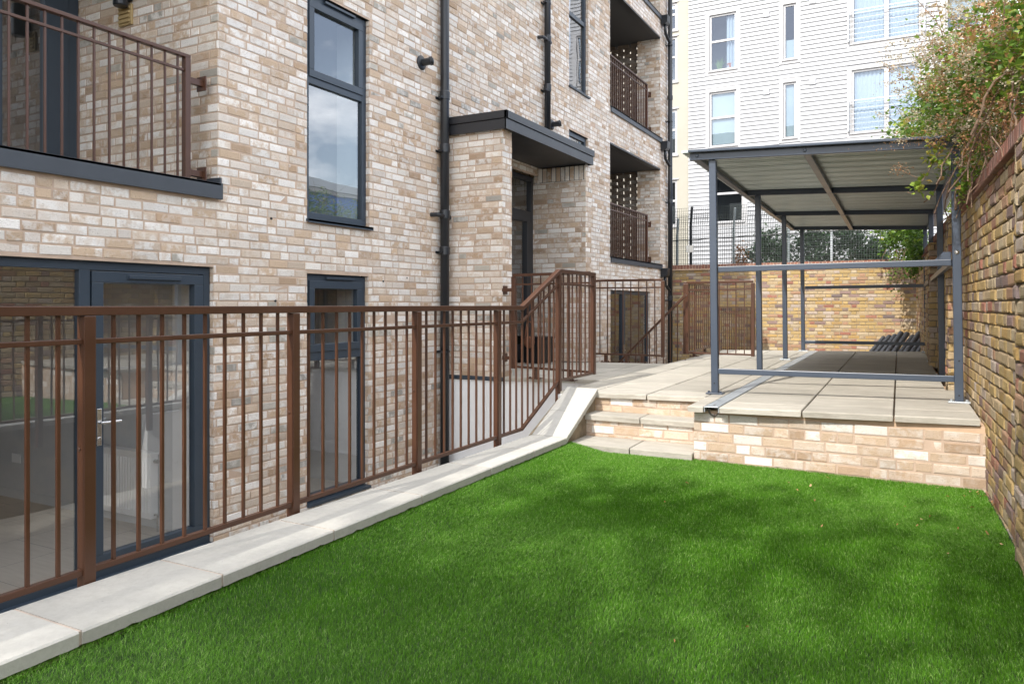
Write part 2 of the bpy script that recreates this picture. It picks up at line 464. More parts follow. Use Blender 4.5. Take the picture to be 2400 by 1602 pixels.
def grass_mat():
    m, t, b = nodes_of('turf_blade')
    at = t.nodes.new('ShaderNodeAttribute'); at.attribute_name = 'bc'
    sep = t.nodes.new('ShaderNodeSeparateColor'); t.links.new(at.outputs['Color'], sep.inputs['Color'])
    r = ramp(t, [(0, (.028, .105, .006)), (.45, (.070, .205, .008)), (.8, (.122, .300, .020)), (1, (.32, .47, .15))]); t.links.new(sep.outputs['Red'], r.inputs['Fac'])
    t.links.new(r.outputs['Color'], b.inputs['Base Color']); b.inputs['Roughness'].default_value = .45; b.inputs['Specular IOR Level'].default_value = .22
    return m


M_GRASS = grass_mat()
M_TURFBASE = plain('turf_backing', (.022, .045, .012), .95, var=.2, scale=30)


# ------------------------------------------------------------------ brickwork
def cut_intervals(a0, a1, cuts):
    segs = [(a0, a1)]
    for c0, c1 in cuts:
        out = []
        for s0, s1 in segs:
            if c1 <= s0 or c0 >= s1: out.append((s0, s1)); continue
            if c0 > s0: out.append((s0, c0))
            if c1 < s1: out.append((c1, s1))
        segs = out
    return segs


def low_pick(r): return r.uniform(0, .4) if r.random() < .2 else r.uniform(.62, .955)  # same brick as the facade, colours picked darker to offset full sun


def brick_panel(mb, O, A, Nn, w, z0, z1, holes=(), bond='stretcher', H=.075, L=.225, joint=.013, rec=.004, jit=.0022, cham=.004,
                rng=None, gap=None, zlim=None, poke=.0015, top=None, backing=True, soldier=(), tone=None, pick=None):
    """bricks on a vertical plane. O origin (x,y), A unit direction (x,y), Nn outward normal (x,y); a in 0..w, z in z0..z1"""
    rng = rng or random
    O = Vector((O[0], O[1], 0)); A = Vector((A[0], A[1], 0)).normalized(); Nn = Vector((Nn[0], Nn[1], 0)).normalized()
    U = Vector((0, 0, 1))
    # winding: make the face normal point along Nn
    flip = A.cross(U).dot(Nn) < 0

    def P(a, z, n): return tuple(O + A * a + U * z + Nn * n)

    def brick(a0, a1, b0, b1):
        if a1 - a0 < .012 or b1 - b0 < .010: return
        pk = rng.gauss(0, poke); c = min(cham, (a1 - a0) / 4, (b1 - b0) / 4)
        j = lambda s=1: rng.uniform(-jit, jit) * s
        e = [j(), j(), j(), j(), j(), j(), j(), j()]
        o = [(a0 + e[0], b0 + e[1]), (a1 + e[2], b0 + e[3]), (a1 + e[4], b1 + e[5]), (a0 + e[6], b1 + e[7])]
        i = [(o[0][0] + c + abs(j()), o[0][1] + c + abs(j())), (o[1][0] - c - abs(j()), o[1][1] + c + abs(j())), (o[2][0] - c - abs(j()), o[2][1] - c - abs(j())), (o[3][0] + c + abs(j()), o[3][1] - c - abs(j()))]
        v = [P(x, z, -rec - .004) for x, z in o] + [P(x, z, pk - c * .55) for x, z in o] + [P(x, z, pk + j(.5)) for x, z in i]
        f = [(8, 9, 10, 11)]
        for k in range(4):
            k2 = (k + 1) % 4
            f.append((k, k2, 4 + k2, 4 + k)); f.append((4 + k, 4 + k2, 8 + k2, 8 + k))
        if flip: f = [tuple(reversed(x)) for x in f]
        mb.add(v, f, 0, (pick(rng) if pick else min(.999, max(0, rng.random() + (tone(a0, b0) if tone else 0))), rng.random(), rng.random() * (.6 if pick else 1), 1))

    i0 = int(math.floor(z0 / H)) - 1; i1 = int(math.ceil(z1 / H)) + 1
    for i in range(i0, i1):
        cz0 = i * H + joint / 2; cz1 = (i + 1) * H - joint / 2
        if cz1 <= z0 + .004 or cz0 >= z1 - .004: continue
        cz0 = max(cz0, z0); cz1 = min(cz1, z1)
        mid = (cz0 + cz1) / 2
        full = [(h[0], h[1]) for h in holes if h[2] <= mid <= h[3]]
        part = [h for h in holes if not (h[2] <= mid <= h[3]) and h[2] < cz1 and h[3] > cz0]
        if bond == 'flemish': lens = [L - joint, L / 2 - joint]
        else: lens = [L - joint]
        a = (-rng.uniform(0, .06) if bond == 'stretcher' else 0) - (L * .5 if i % 2 else 0) - (L * .25 if bond == 'flemish' and i % 2 else 0) - L * 2
        k = 0
        while a < w:
            ln = lens[k % len(lens)]; k += 1
            if bond == 'stretcher' and rng.random() < .24: ln = L / 2 - joint
            s0, s1 = a + joint / 2, a + joint / 2 + ln
            a += ln + joint
            if s1 <= 0 or s0 >= w: continue
            s0 = max(s0, 0); s1 = min(s1, w)
            dz = rng.uniform(-.001, .001)
            for q0, q1 in cut_intervals(s0, s1, full):
                y0, y1 = cz0 + dz, cz1 + dz
                for h in part:
                    if q0 < h[1] and q1 > h[0]:
                        if h[2] > mid: y1 = min(y1, h[2])
                        else: y0 = max(y0, h[3])
                if top:
                    y1 = min(y1, top((q0 + q1) / 2))
                brick(q0, q1, y0, y1)
    for (sa0, sa1, sz0, sz1) in soldier:
        a = sa0
        while a < sa1 - .03:
            brick(a + joint / 2, min(a + H, sa1) - joint / 2, sz0 + joint / 2, sz1 - joint / 2); a += H
    if backing:
        xs = sorted({0, w, *[min(max(h[0], 0), w) for h in holes], *[min(max(h[1], 0), w) for h in holes]})
        zs = sorted({z0, z1, *[min(max(h[2], z0), z1) for h in holes], *[min(max(h[3], z0), z1) for h in holes]})
        for x0, x1 in zip(xs, xs[1:]):
            for y0, y1 in zip(zs, zs[1:]):
                if x1 - x0 < 1e-5 or y1 - y0 < 1e-5: continue
                cx, cz = (x0 + x1) / 2, (y0 + y1) / 2
                if any(h[0] < cx < h[1] and h[2] < cz < h[3] for h in holes): continue
                q = [P(x0, y0, -rec), P(x1, y0, -rec), P(x1, y1, -rec), P(x0, y1, -rec)]
                if flip: q.reverse()
                mb.quad(*q, 1)


def frame_rect(mb, x0, x1, ya, yb, za, zb, w, mi=0, wb=None, wt=None):
    """picture frame in the plane x=const, depth x0..x1"""
    wb = w if wb is None else wb; wt = w if wt is None else wt
    mb.box(x0, x1, ya, yb, za, za + wb, mi); mb.box(x0, x1, ya, yb, zb - wt, zb, mi)
    mb.box(x0, x1, ya, ya + w, za + wb, zb - wt, mi); mb.box(x0, x1, yb - w, yb, za + wb, zb - wt, mi)


def pane_x(x, ya, yb, za, zb, name, mat, parent):
    m = MB(); m.quad((x, ya, za), (x, yb, za), (x, yb, zb), (x, ya, zb))
    return m.build(name, mat, parent)


# ================================================================== SETTING
def struct(o): return tag(o, kind='structure')


FLOORZ = -0.75
m = MB(); m.box(-150, 150, -120, 150, -1.2, FLOORZ - .06)
struct(m.build('ground', M_SOIL))
m = MB(); m.box(-6.0, -2.9, -8, 7.9, FLOORZ - .05, FLOORZ); m.box(-6.0, -3.2, 10.55, 19, FLOORZ - .05, FLOORZ)
struct(m.build('lower_patio', M_SLAB))
m = MB(); m.box(-3.2, 3, 14.2, 18.2, FLOORZ - .05, .12)
struct(m.build('rear_path', M_SLAB))
m = MB(); m.box(-2.66, .8, -8, 6.75, FLOORZ - .05, -.014); m.prism([(-2.38, -8, -.02), (-2.04, -8, -.013), (-2.38, -8, .040)], (-.28, 13.99, 0))
struct(m.build('lawn_bed', M_TURFBASE))


def slab_z(x): return .478 + .0185 * (x - .39)


# terrace paving: every slab a bevelled stone in one paving mesh
pv = MB(); prng = random.Random(3)


def slab(x0, x1, y0, y1, th=.045, g=.005, drift=.022, zf=slab_z):
    x0 += g; x1 -= g; y0 += g; y1 -= g
    if x1 - x0 < .02 or y1 - y0 < .02: return
    dz = prng.uniform(-.0015, .0015)
    xs = [x0, x1]; c = .004
    t = lambda x: zf(x) + dz
    v = []
    for z_off, ins in ((-th, 0.003), (-c * 2, 0), (0, c)):
        for (x, y) in ((x0 + ins, y0 + ins), (x1 - ins, y0 + ins), (x1 - ins, y1 - ins), (x0 + ins, y1 - ins)):
            v.append((x - drift * (y - 6), y, t(x) + z_off))
    f = [(8, 9, 10, 11), (3, 2, 1, 0)]
    for k in range(4):
        k2 = (k + 1) % 4
        f.append((k, k2, 4 + k2, 4 + k)); f.append((4 + k, 4 + k2, 8 + k2, 8 + k))
    pv.add(v, f, 0, (prng.random(), prng.random(), prng.random(), 1))


# right hand block, either side of the drain channel
def col_slabs(xa, xb, ya, yb, first=.40, pitch=.60):
    y = ya; st = first
    while y < yb - .02:
        y2 = min(y + st, yb)
        if yb - y2 < .12: y2 = yb
        slab(xa, xb, y, y2); y = y2; st = pitch


col_slabs(-1.635, -1.50, 5.965, 14.25, .62)
col_slabs(-1.385, -.775, 5.965, 14.25)
col_slabs(-.775, -.165, 5.965, 14.25)
col_slabs(-.165, .36, 5.965, 7.9); col_slabs(-.165, .25, 7.9, 14.25, .5)
col_slabs(-2.17, -1.635, 6.63, 14.25); col_slabs(-2.73, -2.17, 6.63, 14.25)
col_slabs(-3.06, -2.73, 6.64, 14.25, .5)
x = -5.13
for wdt in (.55, .60, .60, .32):
    col_slabs(x, x + wdt, 7.87, 10.50, .45); x += wdt
pb = MB()
pb.box(-3.02, -1.62, 6.70, 14.2, FLOORZ, .375); pb.box(-1.55, .45, 6.22, 14.2, FLOORZ, .40); pb.box(-5.12, -3.02, 7.93, 10.46, FLOORZ, .36)
pav = pv.build('terrace_paving', [M_SLAB], color=True)
struct(pav)
struct(pb.build('terrace_bed', [M_MORTARBED]))

# ================================================================== APARTMENT BUILDING
FX = -5.15
apt = thing('apartment_building', 'apartment block of mixed cream and buff brick with dark grey windows and recessed balconies', 'building', (-5.15, 7.0, FLOORZ))
ZT = 9.6
BAY0, BAY1 = 13.485, 16.62
holes = [(-4, 4.41, 2.13, 5.0), (-4, 4.367, -3, 1.556), (5.455, 6.385, 2.05, 4.26), (5.455, 6.37, -.66, 1.545),
         (8.11, 10.416, .40, 3.20), (11.59, 12.42, 4.88, 7.2), (11.59, 12.42, 3.30, 4.172),
         (BAY0, BAY1, 2.15, 4.29), (BAY0, BAY1, 4.99, 7.24), (BAY0, BAY1, 7.75, 9.45), (13.508, 15.9, -.62, 1.53)]
Y0 = -4.0
hl = [(h[0] - Y0, h[1] - Y0, h[2], h[3]) for h in holes]
brng = random.Random(11)
bw = MB()
brick_panel(bw, (FX, Y0), (0, 1), (1, 0), 17.19 - Y0, FLOORZ, ZT, hl, rng=brng, joint=.014, tone=lambda a, z: (-.09 if a < 9 else .03) + .10 * math.sin(a * .9 + z * .7) + .06 * math.sin(z * 2.3) + (.10 if z < .3 else 0) + (-.06 if a > 16.5 else 0))
# jambs that face the camera
for (yy, za, zb, dep) in ((4.367, -.75, 1.556, .09), (6.385, 2.05, 4.26, .09), (6.37, -.66, 1.545, .09), (12.42, 4.88, 7.2, .09), (12.42, 3.3, 4.172, .09), (15.9, -.62, 1.53, .09)):
    brick_panel(bw, (FX - dep, yy + .0), (1, 0), (0, -1), dep, za, zb, rng=brng)
# near balcony: end wall of the recess
brick_panel(bw, (FX - 2.0, 4.41), (1, 0), (0, -1), 2.0, 2.1, 5.0, rng=brng, joint=.014)
# porch piers
PX = -4.36
brick_panel(bw, (FX, 7.87), (1, 0), (0, -1), FX * -1 + PX, .385, 3.33, rng=brng, joint=.014)
brick_panel(bw, (PX, 7.87), (0, 1), (1, 0), .24, .385, 3.33, rng=brng)
brick_panel(bw, (-5.30, 10.416), (1, 0), (0, -1), 5.30 + PX, .40, 3.10, rng=brng, soldier=[(0, 5.30 + PX, 3.10, 3.32)])
brick_panel(bw, (PX, 10.416), (0, 1), (1, 0), .22, .40, 3.33, rng=brng)
brick_panel(bw, (-5.30, 8.11), (0, 1), (1, 0), 2.306, 3.2, 3.33, rng=brng)
# balcony bays: brick end piers
for (za, zb) in ((2.1, 4.29), (4.95, 7.24), (7.75, ZT)):
    brick_panel(bw, (-5.69, BAY1), (1, 0), (0, -1), .54, za, zb, rng=brng)
bw.build('brick_wall', [M_CREAM, M_MORTAR], apt, color=True)

# solid carcass behind the brick skin (never in front of an opening)
cs = MB()
cs.box(-5.4, FX - .012, 4.43, 5.45, FLOORZ, 9.4); cs.box(-5.4, FX - .012, 6.395, 8.1, FLOORZ, 9.4)
cs.box(-5.4, FX - .012, 10.65, 11.58, FLOORZ, 9.4); cs.box(-5.4, FX - .012, 12.43, 13.475, FLOORZ, 9.4)
cs.box(-5.66, FX - .012, 16.64, 17.18, FLOORZ, 9.6)
cs.box(PX - .78, PX - .012, 7.89, 8.098, .36, 3.30); cs.box(PX - .78, PX - .01, 10.43, 10.62, -.70, 3.30)
cs.box(-5.30, FX - .012, -3.9, 4.36, 1.57, 2.10)
cs.box(-14, FX - .01, -3.9, 17.18, 9.62, 9.95)
cs.box(-14, -9.2, -3.9, 17.18, FLOORZ, 9.6)
cs.box(-9.2, -5.4, 4.43, 4.52, FLOORZ, 9.5); cs.box(-9.2, -5.4, 8.0, 8.1, FLOORZ, 9.5)
cs.box(-9.2, -7.12, -3.9, 4.4, 1.95, 2.15)
cs.box(-5.30, FX - .012, 5.456, 6.38, 1.56, 2.04); cs.box(-5.30, FX - .012, 5.456, 6.38, 4.28, 9.4)
cs.box(-5.34, FX - .012, -3.9, 4.42, 5.02, 9.4)
cs.box(-5.34, FX - .012, 8.1, 10.64, 3.34, 9.4); cs.box(-5.34, FX - .012, 11.58, 12.43, 4.19, 4.86); cs.box(-5.34, FX - .012, 11.58, 12.43, 7.22, 9.4); cs.box(-5.34, FX - .012, 11.58, 12.43, FLOORZ, 3.28)
cs.box(-5.34, FX - .012, 13.47, 16.63, 1.55, 2.12)
cs.box(-5.30, FX - .012, 13.47, 16.63, 4.31, 4.97); cs.box(-5.30, FX - .012, 13.47, 16.63, 7.26, 7.73)
cs.box(-5.34, FX - .012, 15.91, 16.63, FLOORZ, 1.55)
cs.build('wall_core', M_SOFFIT, apt)
# white rendered base of the porch and dark damp course strip
m = MB(); m.box(FX, PX - .015, 7.885, 8.1, FLOORZ, .345); m.box(PX - .02, -3.03, 7.90, 8.1, FLOORZ, .385)
m.build('rendered_base', M_RENDER, apt)
m = MB(); m.box(FX + .002, PX + .004, 7.866, 8.0, .34, .388)
m.build('damp_course', M_FRAME, apt)

# ---- room behind the big ground floor glazing
rm = MB()
rm.box(-9.1, -5.42, 4.372, 4.425, FLOORZ, 1.95)          # side wall facing camera
rm.box(-9.18, -9.1, -3.8, 4.42, FLOORZ, 1.95)
rm.box(-9.1, -5.36, -3.88, -3.8, FLOORZ, 1.95)
rm.build('room_walls', M_WALLPAINT, apt)
rm = MB(); rm.box(-9.1, -5.36, -3.8, 4.37, 1.86, 1.945); rm.build('room_ceiling', M_SOFFIT, apt)
rm = MB(); rm.box(-9.1, -5.30, -3.8, 4.37, FLOORZ - .05, -.70)
rm.build('room_floor', M_TILE, apt)
rm = MB(); rm.box(-9.1, -5.42, 4.357, 4.371, -.70, -.61)
rm.build('skirting_board', M_WALLPAINT, apt, bevel=.003)
# ---- rooms behind the two tall windows
rm = MB()
for (za, zb) in ((-.70, 1.72), (1.95, 4.6)):
    rm.box(-7.6, -5.41, 6.47, 6.53, za, zb); rm.box(-7.7, -7.6, 4.6, 6.53, za, zb); rm.box(-7.6, -5.41, 4.53, 4.6, za, zb)
    rm.box(-7.6, -5.41, 4.6, 6.47, zb - .06, zb); rm.box(-5.41, -5.24, 6.40, 6.46, za, zb)
rm.build('bedroom_walls', M_WALLPAINT, apt)
for (ya, yb, za, zb, xd) in ((6.385, 6.398, -.68, 1.56, -5.60), (6.385, 6.398, 2.06, 4.27, -5.60), (4.350, 4.356, -.70, 1.55, -5.64)):
    rm = MB(); rm.box(xd, -5.275, ya, yb, za, zb); rm.build('window_reveal', M_RADIATOR, apt)
for za in (-.70, 1.95):
    rm = MB(); rm.box(-7.6, -5.30, 4.6, 6.47, za - .05, za)
    rm.build('bedroom_floor', M_TILE, apt)
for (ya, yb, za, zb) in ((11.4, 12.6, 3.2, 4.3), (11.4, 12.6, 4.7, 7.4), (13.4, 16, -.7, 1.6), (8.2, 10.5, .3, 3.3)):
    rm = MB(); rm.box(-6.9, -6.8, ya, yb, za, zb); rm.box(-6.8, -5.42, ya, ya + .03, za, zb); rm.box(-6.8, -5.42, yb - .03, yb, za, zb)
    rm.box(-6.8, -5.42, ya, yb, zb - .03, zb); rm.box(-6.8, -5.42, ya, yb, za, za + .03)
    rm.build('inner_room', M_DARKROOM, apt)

# ---- big patio door with side light
WX = FX - .045      # outer face of frames
dr = MB()
frame_rect(dr, WX - .07, WX, -3.9, 4.364, -.72, 1.553, .062, wb=.06, wt=.062)
dr.box(WX - .07, WX - .002, 3.255, 3.335, -.66, 1.491)
dr.box(WX - .02, FX + .03, -3.9, 4.36, -.76, -.715)
door = dr.build('patio_door', M_FRAME, apt, bevel=.003)
m = MB(); frame_rect(m, WX - .06, WX + .008, 3.345, 4.295, -.655, 1.485, .085, wb=.10, wt=.08)
m.build('door_sash', M_FRAME, door, bevel=.004)
pane_x(WX - .03, 3.42, 4.22, -.57, 1.41, 'pane', M_GLASS_DOOR, door)
pane_x(WX - .03, -3.85, 3.26, -.67, 1.50, 'pane', M_GLASS_DOOR, door)
m = MB(); m.box(WX + .008, WX + .026, 3.62, 4.07, 1.435, 1.46); m.box(WX + .008, WX + .014, 3.61, 4.08, 1.428, 1.468)
m.build('trickle_vent', M_FRAME, door, bevel=.002)
m = MB(); m.box(WX + .008, WX + .018, 3.375, 3.41, .235, .50); m.tube([(WX + .015, 3.392, .40), (WX + .05, 3.392, .40), (WX + .055, 3.42, .40), (WX + .055, 3.535, .398)], .0105, 8)
m.tube([(WX + .016, 3.392, .285), (WX + .024, 3.392, .285)], .014, 10)
m.build('door_handle', M_CHROME, door, bevel=.003)
# ---- tall first-floor window
wn = MB()
frame_rect(wn, WX - .07, WX, 5.46, 6.382, 2.075, 4.255, .065)
wn.box(WX - .07, WX - .002, 5.525, 6.317, 3.385, 3.455)
win = wn.build('window', M_FRAME, apt, bevel=.003)
tag(win, 'tall window with opening top light and fixed lower pane')
m = MB(); frame_rect(m, WX - .05, WX + .012, 5.52, 6.322, 3.45, 4.195, .072); m.build('window_sash', M_FRAME, win, bevel=.004)
pane_x(WX - .03, 5.58, 6.26, 3.51, 4.14, 'pane', M_GLASS, win)
pane_x(WX - .03, 5.52, 6.33, 2.13, 3.40, 'pane', M_GLASS, win)
m = MB(); m.box(WX - .03, FX + .035, 5.44, 6.41, 2.042, 2.066); m.box(FX + .025, FX + .035, 5.44, 6.41, 2.03, 2.066); m.build('window_sill', M_FRAME, win, bevel=.002)
m = MB(); m.box(WX + .0, WX + .03, 5.73, 6.18, 4.215, 4.24); m.build('trickle_vent', M_FRAME, win, bevel=.002)
# ---- lower tall window
wn = MB()
frame_rect(wn, WX - .07, WX, 5.46, 6.366, -.655, 1.54, .062)
wn.box(WX - .07, WX - .002, 5.52, 6.305, .70, .79)
win = wn.build('window', M_FRAME, apt, bevel=.003)
tag(win, 'full height lower window behind the railing')
m = MB(); frame_rect(m, WX - .05, WX + .012, 5.52, 6.305, .785, 1.48, .075); m.build('window_sash', M_FRAME, win, bevel=.004)
pane_x(WX - .03, 5.59, 6.24, .85, 1.41, 'pane', M_GLASS_DOOR, win)
pane_x(WX - .03, 5.52, 6.31, -.60, .71, 'pane', M_GLASS_DOOR, win)
m = MB(); m.box(WX, WX + .03, 5.75, 6.17, 1.497, 1.52); m.build('trickle_vent', M_FRAME, win, bevel=.002)
m = MB(); m.box(WX - .02, FX + .03, 5.45, 6.38, -.69, -.66); m.build('window_sill', M_FRAME, win, bevel=.002)
# ---- far narrow windows
wn = MB(); frame_rect(wn, WX - .06, WX, 11.6, 12.41, 4.90, 7.19, .06); wn.box(WX - .06, WX - .002, 11.66, 12.35, 6.12, 6.19)
win = wn.build('window', M_FRAME, apt); tag(win, 'narrow upper window reflecting the white building')
pane_x(WX - .03, 11.65, 12.36, 4.95, 6.13, 'pane', M_GLASS_DIM, win); pane_x(WX - .03, 11.65, 12.36, 6.18, 7.14, 'pane', M_GLASS_DIM, win)
m = MB(); m.box(WX, FX + .035, 11.57, 12.45, 4.872, 4.896); m.build('window_sill', M_FRAME, win)
wn = MB(); frame_rect(wn, WX - .06, WX, 11.6, 12.41, 3.32, 4.165, .07)
win = wn.build('window', M_FRAME, apt); tag(win, 'small window just above the canopy')
pane_x(WX - .03, 11.66, 12.35, 3.38, 4.1, 'pane', M_GLASS_DIM, win)
# ---- porch entrance door
m = MB()
frame_rect(m, -5.30, -5.23, 8.115, 10.412, .43, 3.195, .075)
m.box(-5.30, -5.232, 9.30, 9.42, .5, 3.12); m.box(-5.30, -5.232, 8.19, 10.337, 2.50, 2.66); m.box(-5.295, -5.225, 10.20, 10.337, .5, 2.5); m.box(-5.295, -5.225, 9.42, 9.56, .5, 2.5); m.box(-5.295, -5.225, 9.56, 10.2, .5, .66)
ent = m.build('entrance_door', M_DARKMETAL, apt, bevel=.003)
pane_x(-5.27, 9.40, 10.35, .6, 2.52, 'pane', M_GLASS_DIM, ent); pane_x(-5.27, 9.40, 10.35, 2.64, 3.13, 'pane', M_GLASS_DIM, ent); pane_x(-5.27, 8.18, 9.32, .5, 3.13, 'pane', M_GLASS_DIM, ent)
# ---- lower far door
m = MB(); frame_rect(m, WX - .06, WX, 13.512, 15.896, -.62, 1.526, .07); m.box(WX - .06, WX + .005, 14.26, 14.42, -.55, 1.456)
fd = m.build('patio_door', M_FRAME, apt); tag(fd, 'far lower patio door behind the second railing')
pane_x(WX - .03, 13.57, 14.27, -.56, 1.46, 'pane', M_GLASS_DIM, fd); pane_x(WX - .03, 14.41, 15.84, -.56, 1.46, 'pane', M_GLASS_DIM, fd)
m = MB(); m.box(WX + .004, WX + .02, 14.30, 14.34, .2, .46); m.box(WX + .02, WX + .05, 14.2, 14.34, .34, .36); m.build('door_handle', M_CHROME, fd)
m = MB(); m.box(WX, WX + .03, 13.75, 14.2, 1.47, 1.495); m.build('trickle_vent', M_FRAME, fd)
# ---- porch canopy
m = MB()
m.box(FX + .004, -4.30, 7.835, 10.49, 3.335, 3.50); cn = m.build('porch_canopy', M_DARKMETAL, apt)
m = MB(); m.box(FX + .01, -4.28, 7.812, 7.834, 3.315, 3.435); m.box(-4.299, -4.277, 7.812, 10.51, 3.315, 3.435); m.box(FX + .01, -4.28, 10.491, 10.51, 3.315, 3.435)
m.build('fascia', M_DARKMETAL, cn, bevel=.002)
m = MB(); m.box(FX + .01, -4.262, 7.797, 7.834, 3.44, 3.53); m.box(-4.299, -4.262, 7.797, 10.525, 3.44, 3.53); m.box(FX + .01, -4.3, 7.834, 10.49, 3.502, 3.52)
m.build('roof_edge_trim', M_DARKMETAL, cn, bevel=.003)

# ---- near balcony (upper left)
m = MB()
m.box(FX - .30, FX + .045, -4, 4.405, 2.228, 2.25); m.box(FX + .020, FX + .045, -4, 4.425, 2.117, 2.25); m.box(FX - .30, FX + .03, 4.405, 4.425, 2.25, 2.30)
bal = m.build('balcony_sill', M_SILL, apt, bevel=.003)
m = MB(); m.box(-7.1, FX - .31, -4, 4.4, 2.12, 2.16); m.build('balcony_floor', M_SLAB, apt)
m = MB(); m.box(-7.1, FX - .02, -4, 4.4, 4.99, 5.05); m.build('balcony_soffit', M_SOFFIT, apt)
RXB = -5.245


def balcony_rail(parent, x, ya, yb, za, zb, bar_ys, name='balcony_railing', brackets=True, hw=.05, bw_=.014, midoff=.12, pw=.05):
    m = MB(); m.box(x - hw / 2, x + hw / 2, ya, yb, zb - .028, zb)
    rl = m.build(name, M_BROWN, parent, bevel=.003)
    m = MB(); m.box(x - .012, x + .012, ya, yb - pw, zb - midoff - .02, zb - midoff); m.build('mid_rail', M_BROWN, rl, bevel=.002)
    m = MB(); m.box(x - pw / 2, x + pw / 2, yb - pw, yb, za - .02, zb - .028); m.build('post', M_BROWN, rl, bevel=.003)
    proto = None
    for y in bar_ys:
        if proto is None:
            m = MB(); m.box(x - bw_ / 2, x + bw_ / 2, y - bw_ / 2, y + bw_ / 2, za, zb - .028); proto = m.build('baluster', M_BROWN, rl); y0 = y
        else: copy_part(proto, rl, (0, y - y0, 0))
    if brackets:
        for z in (zb - .2, za + .07):
            m = MB(); m.box(x - .02, x + .02, yb, yb + .13, z - .025, z + .025); m.box(x - .055, x + .055, yb + .12, yb + .13, z - .06, z + .06)
            m.tube([(x + .03, yb + .115, z + .035), (x + .03, yb + .135, z + .035)], .012, 6)
            m.build('wall_bracket', M_BROWN, rl, bevel=.002)
    return rl


balcony_rail(apt, RXB, -2.0, 4.20, 2.25, 3.27, [2.812 + .1165 * k for k in range(-18, 12)])
# balcony doors at the back of the recess
m = MB(); frame_rect(m, -7.12, -7.04, -3.9, 4.40, 2.17, 4.98, .10); m.box(-7.10, -7.03, 3.55, 3.72, 2.27, 4.88); m.box(-7.10, -7.03, 4.08, 4.30, 2.27, 4.88); m.box(-7.1, -7.03, .9, 1.06, 2.27, 4.88)
bd = m.build('balcony_door', M_FRAME, apt, bevel=.004)
pane_x(-7.07, -3.8, 4.08, 2.27, 4.88, 'pane', M_GLASS_DIM, bd)
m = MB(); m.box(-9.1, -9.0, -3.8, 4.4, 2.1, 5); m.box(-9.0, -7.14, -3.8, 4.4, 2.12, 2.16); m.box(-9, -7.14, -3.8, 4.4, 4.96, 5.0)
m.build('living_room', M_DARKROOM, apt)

# ---- three far balcony bays
for k, (za, zb) in enumerate(((2.15, 4.29), (4.99, 7.24), (7.75, 9.45))):
    m = MB(); m.box(FX - .25, FX + .03, BAY0 + .01, BAY1 - .01, za - .02, za + .01); m.box(FX + .008, FX + .03, BAY0 + .01, BAY1 + .09, za - .10, za + .01)
    m.build('balcony_sill', M_SILL, apt, bevel=.003)
    m = MB(); m.box(-7.3, FX - .26, BAY0, BAY1 + .2, za - .14, za - .06); m.build('balcony_floor', M_SLAB, apt)
    m = MB(); m.box(-7.3, FX - .115, BAY0 - .1, BAY1 + .3, zb + .002, zb + .06); m.build('balcony_soffit', M_SOFFIT, apt)
    m = MB(); m.box(FX - .11, FX + .006, BAY0 + .005, BAY1 - .01, zb - .012, zb + .02); m.build('lintel', M_DARKMETAL, apt)
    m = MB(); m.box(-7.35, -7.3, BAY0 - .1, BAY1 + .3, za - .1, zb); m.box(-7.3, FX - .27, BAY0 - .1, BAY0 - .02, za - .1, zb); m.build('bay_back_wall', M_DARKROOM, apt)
    # perforated brick screen, single bricks with open gaps
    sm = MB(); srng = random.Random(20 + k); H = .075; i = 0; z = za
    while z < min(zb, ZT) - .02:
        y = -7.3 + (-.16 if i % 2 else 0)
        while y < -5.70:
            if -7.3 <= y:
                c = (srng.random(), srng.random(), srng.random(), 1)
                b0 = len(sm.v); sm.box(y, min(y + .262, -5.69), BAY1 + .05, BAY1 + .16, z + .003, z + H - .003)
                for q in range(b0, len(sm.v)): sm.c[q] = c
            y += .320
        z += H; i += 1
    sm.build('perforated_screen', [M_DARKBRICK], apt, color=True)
    if k < 2:
        balcony_rail(apt, -5.25, BAY0 + .02, 15.98, za + .02, za + 1.06, [BAY0 + .1 + .108 * q for q in range(22)], pw=.05, bw_=.016)

# ---- small wall fittings that are their own things
def flue(y, z, label):
    t = thing('flue_terminal', label, 'flue', (FX, y, z), 'boiler flue terminals on the brick wall')
    m = MB(); m.disc_stack((FX, y, z), (1, 0, 0), [(0, .085), (.012, .085), (.022, .07), (.028, .05)], 22); m.build('wall_collar', M_PIPE, t, smooth=False)
    m = MB(); m.tube([(FX + .02, y, z), (FX + .13, y, z), (FX + .155, y, z + .0)], .042, 16); m.tube([(FX + .12, y, z), (FX + .15, y + .02, z + .01)], .05, 16); m.build('flue_pipe', M_PIPE, t)
    return t


flue(7.33, 4.075, 'black round flue terminal beside the tall first-floor window')
flue(10.90, 4.10, 'black round flue terminal just above the porch canopy')
t = thing('wall_light', 'black cylinder wall light at the top of the near balcony', 'wall light', (-6.28, 4.41, 4.0))
m = MB(); m.disc_stack((-6.28, 4.31, 3.90), (0, 0, 1), [(0, .055), (.01, .062), (.30, .062), (.31, .055)], 20); m.build('lamp_body', M_PIPE, t)
m = MB(); m.box(-6.31, -6.25, 4.36, 4.408, 3.98, 4.10); m.build('wall_mount', M_PIPE, t)
t = thing('air_vent', 'buff louvred air vent on the balcony end wall below the light', 'vent', (-6.33, 4.41, 3.77))
m = MB(); m.box(-6.42, -6.24, 4.385, 4.409, 3.765, 3.95); m.build('vent_plate', M_VENT, t, bevel=.004)
for q in range(4):
    m = MB(); m.box(-6.405, -6.255, 4.37, 4.386, 3.785 + q * .04, 3.805 + q * .04); m.build('louvre', M_VENT, t)

